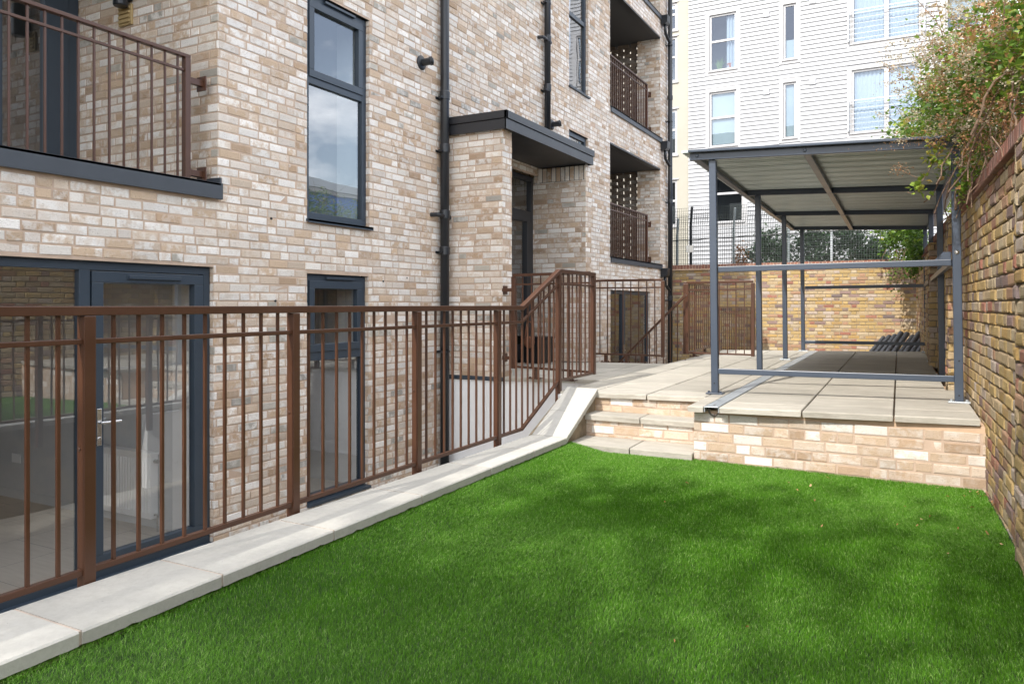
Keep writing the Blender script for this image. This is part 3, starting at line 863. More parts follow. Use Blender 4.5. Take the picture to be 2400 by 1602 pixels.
for (y, z) in ((5.05, 1.28), (6.62, 1.50), (7.05, 1.55), (6.75, 2.30), (7.20, .35), (5.0, 2.02), (12.9, 2.6), (11.2, 2.75)):
    m = MB(); m.tube([(FX - .01, y, z), (FX + .004, y, z)], .011, 8); m.build('weep_hole', M_BLACK, apt)

# ---- drainpipes
def drainpipe(y, z0, z1, label, r=.05, x=-5.075, brackets=(), joints=(), branch=None, grp='black drainpipes on the brick facade'):
    t = thing('drainpipe', label, 'drainpipe', (x, y, z0), grp)
    m = MB(); m.tube([(x, y, z0), (x, y, z1)], r, 20); m.build('pipe', M_PIPE, t, smooth=True)
    for z in joints:
        m = MB(); m.disc_stack((x, y, z), (0, 0, 1), [(-.05, r), (-.05, r + .009), (.04, r + .009), (.05, r + .003)], 20); m.build('joint_collar', M_PIPE, t)
    for z in brackets:
        m = MB(); m.disc_stack((x, y, z), (0, 0, 1), [(-.014, r), (-.014, r + .006), (.014, r + .006), (.014, r)], 20); m.box(FX, x, y - .012, y + .012, z - .012, z + .012); m.box(FX + .0, FX + .008, y - .09, y + .03, z - .014, z + .014)
        m.box(x - .03, x + .02, y - r - .045, y - r + .004, z - .012, z + .012)
        m.build('pipe_bracket', M_PIPE, t)
    if branch:
        for z in branch:
            m = MB(); m.tube([(FX, y - .19, z + .01), (x, y - .17, z + .01), (x + .012, y - .14, z + .008), (x + .01, y, z)], .026, 12); m.tube([(x, y, z), (x, y + .1, z + .0)], .032, 12); m.build('branch_pipe', M_PIPE, t)
    return t


drainpipe(7.72, FLOORZ, 9.5, 'black drainpipe between the tall window and the porch', .054, brackets=(3.74, 3.10, 1.88, .68), joints=(3.78, 3.14, 2.34, 1.9), branch=(2.31,))
drainpipe(10.60, 3.52, 9.5, 'black drainpipe ending on top of the porch canopy', .050, brackets=(5.9, 4.55), joints=(5.35, 4.6), branch=(5.32,))
dp = drainpipe(17.08, FLOORZ, 9.5, 'black drainpipe with hopper heads at the far corner of the brick block', .052, x=-5.06, brackets=(7.2, 5.45, 3.6, 1.35), joints=(6.0, 3.62, 1.4))
for z in (7.75, 4.92, 2.07):
    m = MB()
    hx0, hx1 = FX + .01, FX + .17
    m.prism([(hx0, 16.62, z), (hx1, 16.62, z), (hx1 - .01, 16.62, z - .15), (hx1 - .06, 16.62, z - .2), (hx0, 16.62, z - .2)], (0, .2, 0))
    m.build('hopper_head', M_PIPE, dp, bevel=.006)
    m = MB(); m.tube([(-5.07, 16.72, z - .18), (-5.07, 16.72, z - .30), (-5.07, 16.76, z - .38), (-5.065, 17.0, z - .47), (-5.06, 17.08, z - .50)], .034, 12); m.tube([(-5.06, 17.08, z - .5), (-5.06, 17.16, z - .48)], .03, 10)
    m.build('branch_pipe', M_PIPE, dp, smooth=True)

# ---- things standing in the room
t = thing('radiator', 'white ribbed panel radiator inside behind the patio door', 'radiator', (-6.32, 4.3, -.62))
m = MB(); m.box(-6.83, -5.82, 4.275, 4.345, -.60, -.045)
for q in range(26):
    xq = -6.80 + q * .0375
    m.prism([(xq, 4.275, -.55), (xq + .006, 4.266, -.55), (xq + .018, 4.266, -.55), (xq + .024, 4.275, -.55)], (0, 0, .46))
m.build('panel', M_RADIATOR, t, bevel=.003)
m = MB(); m.box(-6.84, -5.81, 4.262, 4.35, -.05, -.03); m.build('top_grille', M_RADIATOR, t, bevel=.002)
m = MB(); m.tube([(-5.80, 4.30, -.10), (-5.76, 4.30, -.10)], .018, 10); m.tube([(-5.80, 4.30, -.56), (-5.76, 4.30, -.56), (-5.76, 4.30, -.70)], .012, 10); m.build('valve', M_CHROME, t)
t = thing('wall_socket', 'white wall socket low on the grey inner wall', 'socket', (-8.0, 4.37, -.3))
m = MB(); m.box(-8.08, -7.93, 4.360, 4.3715, -.34, -.25); m.build('face_plate', M_RADIATOR, t, bevel=.004)
t = thing('storage_box', 'black box standing beside the entrance door in the porch', 'box', (-5.03, 10.2, .40))
m = MB(); m.box(-5.20, -4.87, 9.98, 10.38, .385, .74); m.build('box_body', M_BLACK, t, bevel=.02)
m = MB(); m.box(-5.21, -4.86, 9.97, 10.39, .742, .775); m.build('lid', M_BLACK, t, bevel=.012)
t = thing('shoulder_bag', 'brown bag with a tall looped strap hanging on the black porch box', 'bag', (-5.05, 9.94, .62))
m = MB(); m.disc_stack((-5.05, 9.955, .70), (0, -1, 0), [(0, .075), (.02, .088), (.05, .088), (.065, .07)], 18); m.build('bag_body', M_BAG, t, bevel=.006)
m = MB(); m.tube([(-5.125, 9.94, .74), (-5.12, 9.94, .86), (-5.09, 9.94, .975), (-5.05, 9.94, 1.0), (-5.01, 9.94, .975), (-4.985, 9.94, .86), (-4.98, 9.94, .74)], .011, 8); m.build('strap', M_BAG, t)


# ================================================================== COPING WALL, STEPS, TERRACE WALL
def cop_x(y): return -2.51 - .0218 * y


rw = thing('retaining_wall', 'low retaining wall with pale cast stone coping between lawn and lower patio', 'wall', (-2.75, 3.0, FLOORZ))
m = MB(); v = []
m.add([(-2.89, -8, FLOORZ), (-2.36, -8, FLOORZ), (-2.36, -8, .066), (-2.89, -8, .066), (-2.955, 5.85, FLOORZ), (-2.665, 5.85, FLOORZ), (-2.665, 5.85, .066), (-2.955, 5.85, .066)],
      [(0, 1, 2, 3), (7, 6, 5, 4), (0, 4, 5, 1), (1, 5, 6, 2), (2, 6, 7, 3), (3, 7, 4, 0)])
m.prism([(-3.03, 5.85, FLOORZ), (-2.69, 5.85, FLOORZ), (-2.69, 5.85, .06), (-3.03, 5.85, .06)], (0, .80, .33))
m.build('wall_body', M_MORTAR_OLD, rw)  # dark mortar colour stands in for the shadow under the coping
m = MB(); m.box(-3.04, -2.9, 5.4, 7.9, FLOORZ, .05); m.prism([(-3.05, 6.6, FLOORZ), (-2.74, 6.6, FLOORZ), (-2.74, 6.6, .39), (-3.05, 6.6, .39)], (0, 1.3, 0))
m.build('rendered_face', M_RENDER, rw)
crng = random.Random(5)


def coping_stone(y0, y1, z0, z1, first=False):
    """one stone from y0 to y1 with its top at z0..z1 (sloped when they differ); ragged lower front edge"""
    m = MB(); n = 22; th = .052
    rows = []
    for k in range(n + 1):
        t_ = k / n; y = y0 + (y1 - y0) * t_; z = z0 + (z1 - z0) * t_
        xo = cop_x(y) + crng.uniform(-.001, .001); xi = -2.945 - .004 * y
        lo = th + (crng.uniform(-.007, .002) if crng.random() < .25 else crng.uniform(-.0015, .0015))
        rows.append([(xi, y, z - th), (xi, y, z - .004), (xi + .004, y, z), (xo - .006, y, z), (xo, y, z - .007), (xo - .002, y, z - lo), (xo - .03, y, z - lo - .002)])
    w_ = len(rows[0]); V = [p for r_ in rows for p in r_]; F = []
    for k in range(n):
        for j in range(w_):
            j2 = (j + 1) % w_
            F.append((k * w_ + j, k * w_ + j2, (k + 1) * w_ + j2, (k + 1) * w_ + j))
    F.append(tuple(reversed(range(w_)))); F.append(tuple(n * w_ + j for j in range(w_)))
    m.add(V, [tuple(reversed(f)) for f in F], 0, (crng.random(), 0, 0, 1))
    return m.build('coping_stone', M_COPING, rw, color=True)


# joints measured along the coping
jy = [-2.0, -1.1, -.2, .70, 1.60, 2.215, 2.915, 3.70, 4.55, 5.25, 5.88]
for a, b in zip(jy, jy[1:]): coping_stone(a + .006, b - .006, .12, .12)
coping_stone(5.886, 6.25, .122, .288); coping_stone(6.255, 6.635, .290, .462)
m = MB()
for a in jy[1:-1]:
    m = MB(); m.box(-2.95, cop_x(a) - .006, a - .008, a + .008, .07, .1175); m.build('mortar_joint', M_JOINT, rw)

st = thing('garden_steps', 'three brick steps with pale riven stone treads up to the terrace', 'steps', (-2.15, 6.35, -.02))
pv = MB()
zf1 = lambda x: .052
slab(-2.685, -2.13, 6.015, 6.46, .06, .004, zf=zf1); slab(-2.13, -1.603, 6.02, 6.46, .06, .004, zf=zf1)
o1 = pv.build('lower_tread', M_SLAB, st, color=True)
pv = MB(); zf2 = lambda x: .250
slab(-2.70, -2.16, 6.40, 6.78, .048, .004, zf=zf2); slab(-2.16, -1.603, 6.40, 6.78, .048, .004, zf=zf2)
pv.build('upper_tread', M_SLAB, st, color=True)
m = MB(); srng = random.Random(31)
brick_panel(m, (-2.70, 6.44), (1, 0), (0, -1), 1.10, .05, .202, rng=srng, H=.0765, pick=low_pick)
brick_panel(m, (-2.74, 6.675), (1, 0), (0, -1), 1.14, .25, .378, rng=srng, H=.0765, pick=low_pick)
m.build('brick_riser', [M_CREAM, M_MORTAR], st, color=True)
m = MB(); m.box(-2.73, -1.61, 6.685, 6.72, .378, .400); m.box(-2.73, -1.61, 6.05, 6.4, -.03, -.010); m.build('mortar_bed', M_MORTARBED, st)
m = MB(); brick_panel(m, (-2.695, 5.92), (0, 1), (1, 0), .78, -.01, .40, rng=srng, top=lambda a: .04 + max(0, a) * .46, backing=False)
m.prism([(-2.704, 5.92, -.02), (-2.704, 6.70, -.02), (-2.704, 6.70, .40), (-2.704, 5.92, .05)], (-.02, 0, 0), 1)
m.build('side_wall', [M_STOCK, M_MORTAR_OLD], st, color=True)

tw = thing('terrace_wall', 'low cream brick wall holding up the paved terrace beside the steps', 'wall', (-.6, 6.0, -.02))
m = MB(); trng = random.Random(8)
ang = Vector((1, -.045)).normalized()
brick_panel(m, (-1.603, 6.075), (ang.x, ang.y), (ang.y, -ang.x), 1.995, -.03, .378, rng=trng, H=.0765, pick=low_pick)
m.build('brickwork', [M_CREAM, M_MORTAR], tw, color=True)
m = MB(); m.prism([(-1.60, 6.082, .378), (.40, 5.992, .378), (.40, 6.3, .378), (-1.60, 6.3, .378)], (0, 0, .022)); m.prism([(-1.60, 6.082, .4), (-1.47, 6.076, .4), (-1.47, 6.3, .4), (-1.60, 6.3, .4)], (0, 0, .008)); m.prism([(-1.485, 6.074, .4), (-1.395, 6.070, .4), (-1.395, 6.3, .4), (-1.485, 6.3, .4)], (0, 0, .006)); m.prism([(-1.40, 6.073, .4), (.40, 5.992, .4), (.40, 6.3, .4), (-1.4, 6.3, .4)], (0, 0, .022))
m.build('mortar_bed', M_MORTARBED, tw)
m = MB(); m.box(-1.597, -1.58, 6.095, 6.7, -.03, .40); m.build('wall_return', M_MORTARBED, tw)

dc = thing('drain_channel', 'flat galvanised drain channel cover running back across the terrace paving', 'drain', (-1.5, 10, .44))
m = MB()
def dx(y): return -1.4425 - .022 * (y - 6)
m.prism([(dx(5.97) - .055, 5.965, .4405), (dx(5.97) + .055, 5.965, .4425), (dx(5.97) + .055, 5.965, .4475), (dx(5.97) - .055, 5.965, .4455)], (-.022 * 8.2, 8.2, 0))
m.build('cover_plate', M_GALV, dc, bevel=.002)
m = MB(); m.prism([(dx(5.97) - .058, 5.98, .40), (dx(5.97) - .052, 5.98, .40), (dx(5.97) - .052, 5.98, .440), (dx(5.97) - .058, 5.98, .440)], (-.176, 8, 0)); m.prism([(dx(5.97) + .052, 5.98, .40), (dx(5.97) + .058, 5.98, .40), (dx(5.97) + .058, 5.98, .440), (dx(5.97) + .052, 5.98, .440)], (-.176, 8, 0))
m.build('channel_side', M_GALV, dc)
m = MB()
for q in range(6):
    y = 6.058 + q * .014; n = 20; ro, ri = .044 - .003 * (q % 2), .036 - .003 * (q % 2); V = []; F = []
    for yy in (y, y + .014):
        for rr_ in (ro, ri): V += [(dx(6) + rr_ * math.cos(6.2832 * k / n), yy, .404 + rr_ * math.sin(6.2832 * k / n)) for k in range(n)]
    for k in range(n):
        k2 = (k + 1) % n; F += [(k, k2, n + k2, n + k), (2 * n + k, k, k2, 2 * n + k2)[::-1], (n + k, n + k2, 3 * n + k2, 3 * n + k)]
    m.add(V, F)
m.box(dx(6) - .03, dx(6) + .03, 6.145, 6.15, .37, .43)
m.build('corrugated_pipe', M_PIPEGREY, dc)

# ================================================================== BROWN RAILINGS
def rail_x(y): return -2.95 - .018 * y


def bal_mesh(name, p, h, parent, w=.0135):
    m = MB(); m.box(p[0] - w / 2, p[0] + w / 2, p[1] - w / 2, p[1] + w / 2, p[2], p[2] + h); return m.build(name, M_BROWN, parent)


gr = thing('guard_railing', 'long brown metal railing beside the coping that rises with the steps', 'railing', (-3.0, 4.0, .12), 'brown metal railings')
A_ = lambda y, z: (rail_x(y), y, z)
YK, YT, YE = 5.86, 6.66, 7.60
TOP0, TOP1 = 1.236, 1.588
segs = [(-2.0, YK, 0), (YK, YT, 1), (YT, YE, 2)]
def top_z(y): return TOP0 if y <= YK else (TOP0 + (TOP1 - TOP0) * (y - YK) / (YT - YK) if y < YT else TOP1)
for (nm, off, w, h) in (('handrail', -.019, .048, .038), ('mid_rail', -.143, .026, .022), ('bottom_rail', -1.073, .03, .025)):
    m = MB()
    pts = [(-2.0, TOP0), (YK, TOP0), (YT, TOP1), (YE, TOP1)]
    rows = []
    for (y, z) in pts:
        x = rail_x(y)
        zc = z + off
        rows.append([(x - w / 2, y, zc - h / 2), (x + w / 2, y, zc - h / 2), (x + w / 2, y, zc + h / 2), (x - w / 2, y, zc + h / 2)])
    V = [p for r_ in rows for p in r_]; F = [(3, 2, 1, 0), (12, 13, 14, 15)]
    for k in range(3):
        for j in range(4): F.append((k * 4 + j, k * 4 + (j + 1) % 4, (k + 1) * 4 + (j + 1) % 4, (k + 1) * 4 + j))
    F = [tuple(reversed(f)) if i < 0 else f for i, f in enumerate(F)]
    m.add(V, F); m.build(nm, M_BROWN, gr, bevel=.003)
post_y = [-.46, .72, 1.90, 3.078, 4.258, 5.418, 6.656, 7.575]
for k, y in enumerate(post_y):
    m = MB(); zb = -.12 if y < 6.5 else (.06 if y < 7 else .50)
    m.box(rail_x(y) - .025, rail_x(y) + .025, y - .025, y + .025, zb, top_z(y) - .039)
    m.build('post', M_BROWN, gr, bevel=.003)
    if 1 < y < 5.5:
        m = MB()
        for z in (1.20, .66, .17): m.disc_stack((rail_x(y) - .008, y - .0245, z), (0, -1, 0), [(0, .009), (.004, .009), (.007, .006)], 8)
        m.build('bolt', M_BROWN, gr)
protos = {}
for a, b in zip(post_y, post_y[1:]):
    n = max(2, round((b - a) / .1175)); 
    for k in range(1, n):
        y = a + (b - a) * k / n; z1 = top_z(y) - .038; z0 = top_z(y) - 1.073 + .010
        if 'b' not in protos:
            protos['b'] = (bal_mesh('baluster', (rail_x(y), y, z0), z1 - z0, gr), y, z0)
        else:
            o, yy, zz = protos['b']; copy_part(o, gr, (rail_x(y) - rail_x(yy), y - yy, z0 - zz))


def panel(name, label, p0, p1, z0, z1, nbar, group, posts=(True, True), feet=(), cat='railing', mid=.125, brackets=0):
    """straight railing panel between plan points p0 and p1"""
    t = thing(name, label, cat, ((p0[0] + p1[0]) / 2, (p0[1] + p1[1]) / 2, z0), group)
    P = lambda s, z: (p0[0] + (p1[0] - p0[0]) * s, p0[1] + (p1[1] - p0[1]) * s, z)
    m = MB(); m.bar(P(0, z1 - .016), P(1, z1 - .016), .048, .032); m.build('handrail', M_BROWN, t, bevel=.003)
    m = MB(); m.bar(P(0, z1 - mid), P(1, z1 - mid), .024, .020); m.build('mid_rail', M_BROWN, t, bevel=.002)
    m = MB(); m.bar(P(0, z0 + .012), P(1, z0 + .012), .028, .024); m.build('bottom_rail', M_BROWN, t, bevel=.002)
    for s, on in zip((0, 1), posts):
        if on:
            x, y, _ = P(s, 0); m = MB(); m.box(x - .024, x + .024, y - .024, y + .024, z0 - .01, z1 - .032); m.build('post', M_BROWN, t, bevel=.003)
    pr = None
    for k in range(1, nbar):
        x, y, _ = P(k / nbar, 0)
        if pr is None: pr = (bal_mesh('baluster', (x, y, z0 + .02), z1 - z0 - .05, t), x, y)
        else: copy_part(pr[0], t, (x - pr[1], y - pr[2], 0))
    for s in feet:
        x, y, _ = P(s, 0); zs = slab_z(x)
        m = MB(); m.box(x - .02, x + .02, y - .03, y + .03, zs, z0 + .003); m.box(x - .07, x + .07, y - .05, y + .05, zs + .001, zs + .012)
        m.tube([(x - .05, y - .03, zs + .01), (x - .05, y - .03, zs + .026)], .011, 6); m.tube([(x + .05, y - .03, zs + .01), (x + .05, y - .03, zs + .026)], .011, 6)
        m.build('foot_plate', M_BROWN, t, bevel=.002)
    return t


GB = 'brown metal railings'
t = panel('guard_railing', 'short brown railing from the porch pier across the near light well', (-4.20, 7.86), (-3.14, 7.60), .51, 1.606, 8, GB, (True, False), (.30, .76))
for z in (1.42, .62):
    m = MB(); m.box(-4.36, -4.22, 7.86, 7.90, z - .02, z + .02); m.box(-4.36, -4.35, 7.82, 7.94, z - .06, z + .06) if False else m.box(-4.357, -4.345, 7.875, 7.97, z - .05, z + .05); m.build('wall_bracket', M_BROWN, t)
panel('guard_railing', 'brown railing beyond the porch in front of the far lower patio door', (-4.33, 10.60), (-3.245, 10.60), .505, 1.62, 9, GB, (False, True), (.2, .5, .72))
panel('gate', 'open brown barred gate standing out over the paving behind the shelter post', (-3.14, 11.50), (-2.15, 11.42), .505, 1.60, 8, None, (True, True), (), 'gate')
panel('guard_railing', 'brown railing running back from the gate post toward the rear wall', (-3.19, 11.56), (-3.26, 13.6), .50, 1.60, 13, GB, (True, True), (.3, .7))
panel('guard_railing', 'lower brown railing farthest back beyond the terrace edge before the yellow wall', (-3.20, 13.75), (-3.24, 17.1), .14, 1.22, 20, GB, (True, True), ())
t = thing('stair_handrail', 'sloping brown stair handrail going down behind the far railing', 'handrail', (-3.6, 11.3, .0))
m = MB(); m.bar((-3.12, 11.36, 1.40), (-4.35, 11.34, .17), .045, .032, (0, 0, 1)); m.build('handrail', M_BROWN, t, bevel=.003)
m = MB(); m.bar((-3.12, 11.36, .42), (-4.35, 11.34, -.62), .028, .024); m.build('bottom_rail', M_BROWN, t)
for k in range(10):
    x = -3.25 - k * .11; zt = 1.40 - (-3.12 - x); zb = .42 - (-3.12 - x) * .845
    bal_mesh('baluster', (x, 11.355, zb), zt - zb, t)
well = MB(); well.box(-3.22, -3.06, 10.5, 14.2, FLOORZ, .385); well.box(-5.1, -3.22, 10.44, 10.52, FLOORZ, .385)
wl = tag(well.build('light_well_wall', M_RENDER), 'white rendered wall of the far light well below the terrace edge', 'wall')

# ================================================================== CYCLE SHELTER
sh = thing('cycle_shelter', 'blue-grey steel lean-to shelter with corrugated roof on the terrace', 'shelter', (-.7, 10.4, .46))
SY = [6.90, 9.38, 11.72, 14.10]
def shx(x, y): return x - .024 * (y - 6.9)
def roof_z(x): return 2.585 - .040 * (x + 1.84)
PW = .062
for k, y in enumerate(SY):
    for (xb, tl) in ((-1.628, -.022), (.268, -.028)):
        xb = shx(xb, y); z0 = slab_z(xb)
        m = MB(); zt = roof_z(xb) - .03
        a = PW / 2; y0_, y1_ = y - a, y + a
        V = [(xb - a, y0_, z0 + .01), (xb + a, y0_, z0 + .01), (xb + a, y1_, z0 + .01), (xb - a, y1_, z0 + .01),
             (xb - a + tl, y0_, zt), (xb + a + tl, y0_, zt), (xb + a + tl, y1_, zt), (xb - a + tl, y1_, zt)]
        m.add(V, [(0, 3, 2, 1), (4, 5, 6, 7), (0, 1, 5, 4), (1, 2, 6, 5), (2, 3, 7, 6), (3, 0, 4, 7)])
        m.build('post', M_SHELTER, sh, bevel=.006)
        m = MB(); m.box(xb - .075, xb + .075, y - .055, y + .055, z0 + .002, z0 + .014)
        for sx in (-.052, .052): m.tube([(xb + sx, y - .025, z0 + .012), (xb + sx, y - .025, z0 + .03)], .011, 6)
        m.build('base_plate', M_GALV if (xb > 0 or k) else M_SHELTER, sh, bevel=.002)
        if k == 0:
            for zz in ((z0 + .10,) if xb < 0 else (z0 + .06, z0 + .33)):
                m = MB(); m.tube([(xb - .001, y0_ - .001, zz), (xb - .001, y0_ + .004, zz)], .007, 10); m.build('bolt_hole', M_BLACK, sh)
def xbeam(name, y, z_l, z_r, x0, x1, w=.05, h=.05):
    m = MB(); m.bar((shx(x0, y), y, z_l), (shx(x1, y), y, z_r), w, h); return m.build(name, M_SHELTER, sh, bevel=.005)
for k, y in enumerate(SY):
    zl = roof_z(shx(-1.84, y)); zr = roof_z(.33)
    m = MB(); dyb = -.045 if k == 0 else 0
    m.bar((shx(-1.845, y), y + dyb, zl), (shx(.34, y), y + dyb, zr), .04, .062); m.build('cross_beam', M_SHELTER, sh, bevel=.004)
for (x0, lab) in ((-1.80, 'l'), (-.86, 'm'), (.29, 'r')):
    m = MB(); m.bar((x0 + .01, 6.88, roof_z(x0) - .012), (shx(x0, 14.12), 14.12, roof_z(x0) - .008), .06, .034); m.build('purlin', M_SHELTER, sh, bevel=.004)
for q, (xb_) in enumerate((-1.775, -.86)):
    m = MB(); m.disc_stack((xb_, 6.835, roof_z(xb_) + .003), (0, -1, 0), [(0, .015), (.004, .015), (.008, .010), (.014, .009)], 12); m.build('bolt', M_CHROME if False else M_SHELTER, sh)
# front frame
m = MB(); m.bar((-1.60, 6.90, 1.562), (.215, 6.90, 1.575), .04, .05); m.build('mid_beam', M_SHELTER, sh, bevel=.005)
m = MB(); m.bar((-1.60, 6.90, .648), (.235, 6.90, .662), .04, .05); m.build('low_beam', M_SHELTER, sh, bevel=.005)
m = MB(); m.bar((shx(-1.6, 14.1), 14.10, 1.545), (shx(.235, 14.1), 14.10, 1.56), .04, .055); m.build('mid_beam', M_SHELTER, sh, bevel=.005)
m = MB(); m.bar((shx(-1.6, 14.1), 14.10, .60), (shx(.235, 14.1), 14.10, .61), .04, .055); m.build('low_beam', M_SHELTER, sh, bevel=.005)
m = MB(); m.bar((.215, 6.93, 1.575), (shx(.235, 14.05), 14.05, 1.56), .035, .05); m.build('side_beam', M_SHELTER, sh, bevel=.004)
m = MB(); m.prism([(.10, 6.90, 1.60), (.215, 6.90, 1.60), (.215, 6.90, 1.66), (.16, 6.90, 1.66)], (0, .03, 0)); m.build('gusset', M_SHELTER, sh)
m = MB(); m.disc_stack((.25, 6.868, 1.655), (0, -1, 0), [(0, .017), (.005, .017), (.010, .012), (.014, .006)], 14); m.build('bolt', M_CHROME, sh)
# corrugated roof sheet, ridges run across (along x)
m = MB(); V = []; F = []; ny = 760; ya, yb = 6.80, 14.25; cols = [-1.915, -1.2, -.4, .42]
for i in range(ny + 1):
    y = ya + (yb - ya) * i / ny
    ph = (y / .076) % 1.0
    dz = .026 * min(1, max(0, (abs(ph - .5) - .18) / .12))
    for x in cols: V.append((shx(x, y), y, roof_z(x) + .034 + dz))
nc = len(cols)
for i in range(ny):
    for j in range(nc - 1): F.append((i * nc + j, i * nc + j + 1, (i + 1) * nc + j + 1, (i + 1) * nc + j))
m.add(V, F); o = m.build('roof_sheet', M_ROOFSHEET, sh)
sd = o.modifiers.new('thick', 'SOLIDIFY'); sd.thickness = .002
m = MB(); m.bar((-1.845, 6.79, roof_z(-1.845) + .042), (.36, 6.79, roof_z(.36) + .042), .03, .022); m.build('drip_trim', M_SHELTER, sh, bevel=.003)
# a row of loose tubes leaning behind the shelter
for k in range(10):
    x = -.98 + k * .098; dzz = (0, .03, .05, .10, .09, .04, .10, .08, .11, .05)[k]
    t = tag(None or MB().build('x', M_WOODTUBE), None) if False else None
    m = MB(); p0 = Vector((x, 15.35, .13)); p1 = Vector((x + .37, 15.9, .62 + dzz))
    d = (p1 - p0).normalized()
    m.tube([p0, p1, p1 + d * .02], [.047, .047, .038], 14)
    for q in (.2, .5, .8):
        c = p0.lerp(p1, q); m.disc_stack(c, d, [(0, .047), (.004, .050), (.02, .050), (.024, .047)], 14)
    o = m.build('plastic_tube', M_WOODTUBE)
    tag(o, 'grey plastic tube in the leaning row by the rear yellow wall', 'tube', 'tubes leaning behind the shelter')

# ================================================================== YELLOW BRICK BOUNDARY WALLS
def rwx(y): return .387 - .040 * (y - 5.97)


bwall = thing('boundary_wall', 'weathered yellow and red brick boundary wall with brick coping along the right edge', 'wall', (.6, 6, FLOORZ))
m = MB(); wr = random.Random(77)
d = Vector((-.040, 1)).normalized()
brick_panel(m, (rwx(-5), -5), (d.x, d.y), (-d.y, d.x), 22.6, -.2, 2.035, bond='flemish', H=.0745, rng=wr, rec=.015, jit=.0035, cham=.007, poke=.0028, joint=.011)
m.build('brickwork', [M_STOCK, M_MORTAR_OLD], bwall, color=True)
m = MB()
wb = lambda y, off: rwx(y) + off
m.prism([(wb(-5, .03), -5, FLOORZ), (wb(-5, .24), -5, FLOORZ), (wb(-5, .24), -5, 2.03), (wb(-5, .03), -5, 2.03)], (-.04 * 22.6, 22.6, 0))
m.build('wall_core', M_MORTAR_OLD, bwall)
# tile creasing and brick on edge
m = MB()
for (z0_, z1_, o_) in ((2.036, 2.050, -.035), (2.052, 2.066, -.022)):
    y = -5
    while y < 17.5:
        b0 = len(m.v); m.prism([(wb(y, o_) + wr.uniform(-.004, .004), y + .003, z0_), (wb(y, .27), y + .003, z0_), (wb(y, .27), y + .003, z1_), (wb(y, o_), y + .003, z1_)], (-.04 * .25, .244, 0)); c = (wr.random(), wr.random(), wr.random(), 1)
        for q in range(b0, len(m.v)): m.c[q] = c
        y += .25
y = -5
while y < 17.5:
    b0 = len(m.v); m.prism([(wb(y, -.005) + wr.uniform(-.003, .003), y + .005, 2.068), (wb(y, .235), y + .005, 2.068), (wb(y, .235), y + .005, 2.165 + wr.uniform(-.003, .003)), (wb(y, -.005), y + .005, 2.165)], (-.04 * .075, .066, 0)); c = (wr.random(), wr.random(), wr.random(), 1)
    for q in range(b0, len(m.v)): m.c[q] = c
    y += .075
m.build('brick_coping', M_REDB, bwall, color=True, bevel=.004, seg=1)
m = MB(); m.prism([(wb(-5, .006), -5, 2.068), (wb(-5, .22), -5, 2.068), (wb(-5, .22), -5, 2.158), (wb(-5, .006), -5, 2.158)], (-.04 * 22.4, 22.4, 0)); m.build('coping_mortar', M_MORTAR_OLD, bwall)
# piers
for (yp, wd, pj) in ((7.95, .33, .085), (11.0, .33, .085), (3.95, .46, .045)):
    m = MB(); x0 = rwx(yp) - pj
    zb = -.1 if yp < 5 else .44
    brick_panel(m, (x0, yp), (1, 0), (0, -1), pj + .02, zb, 2.03, H=.0745, rng=wr, rec=.012, jit=.004, cham=.007, poke=.003)
    brick_panel(m, (x0, yp), (d.x, d.y), (-d.y, d.x), wd, zb, 2.03, bond='flemish', H=.0745, rng=wr, rec=.016, jit=.004, cham=.008, poke=.004)
    brick_panel(m, (x0 - .04 * wd, yp + wd), (1, 0), (0, 1), pj + .02, zb, 2.03, H=.0745, rng=wr, rec=.012, jit=.004, cham=.007, poke=.003)
    m.build('brick_pier', [M_STOCK, M_MORTAR_OLD], bwall, color=True)
gwall = thing('rear_wall', 'yellow stock brick wall with red brick coping behind the shelter', 'wall', (-2, 17.9, FLOORZ))
m = MB(); wr2 = random.Random(55)
brick_panel(m, (-7.5, 17.98), (1, -.022), (-.022, -1), 7.72, FLOORZ, 2.07, bond='flemish', H=.074, rng=wr2, rec=.010, jit=.003, cham=.006, poke=.003)
m.build('brickwork', [M_STOCK, M_MORTAR_BACK], gwall, color=True)
m = MB(); m.prism([(-7.5, 18.02, FLOORZ), (.3, 17.86, FLOORZ), (.3, 18.2, FLOORZ), (-7.5, 18.2, FLOORZ)], (0, 0, 2.80)); m.build('wall_core', M_MORTAR_BACK, gwall)
m = MB(); m.prism([(-7.5, 17.93, 2.07), (.3, 17.76, 2.07), (.3, 18.22, 2.07), (-7.5, 18.22, 2.07)], (0, 0, .03)); m.build('tile_course', M_MORTARBED, gwall)
m = MB(); x = -7.5
while x < .2:
    b0 = len(m.v); yy = 17.95 - .022 * (x + 7.5); m.box(x + .004, x + .066, yy, yy + .26, 2.101, 2.20 + wr2.uniform(-.002, .002)); c = (wr2.random(), wr2.random(), wr2.random(), 1)
    for q in range(b0, len(m.v)): m.c[q] = c
    x += .074
m.build('brick_coping', M_REDB, gwall, color=True)
m = MB(); m.prism([(-7.5, 17.957, 2.101), (.3, 17.787, 2.101), (.3, 18.2, 2.101), (-7.5, 18.2, 2.101)], (0, 0, .09)); m.build('coping_mortar', M_MORTARBED, gwall)

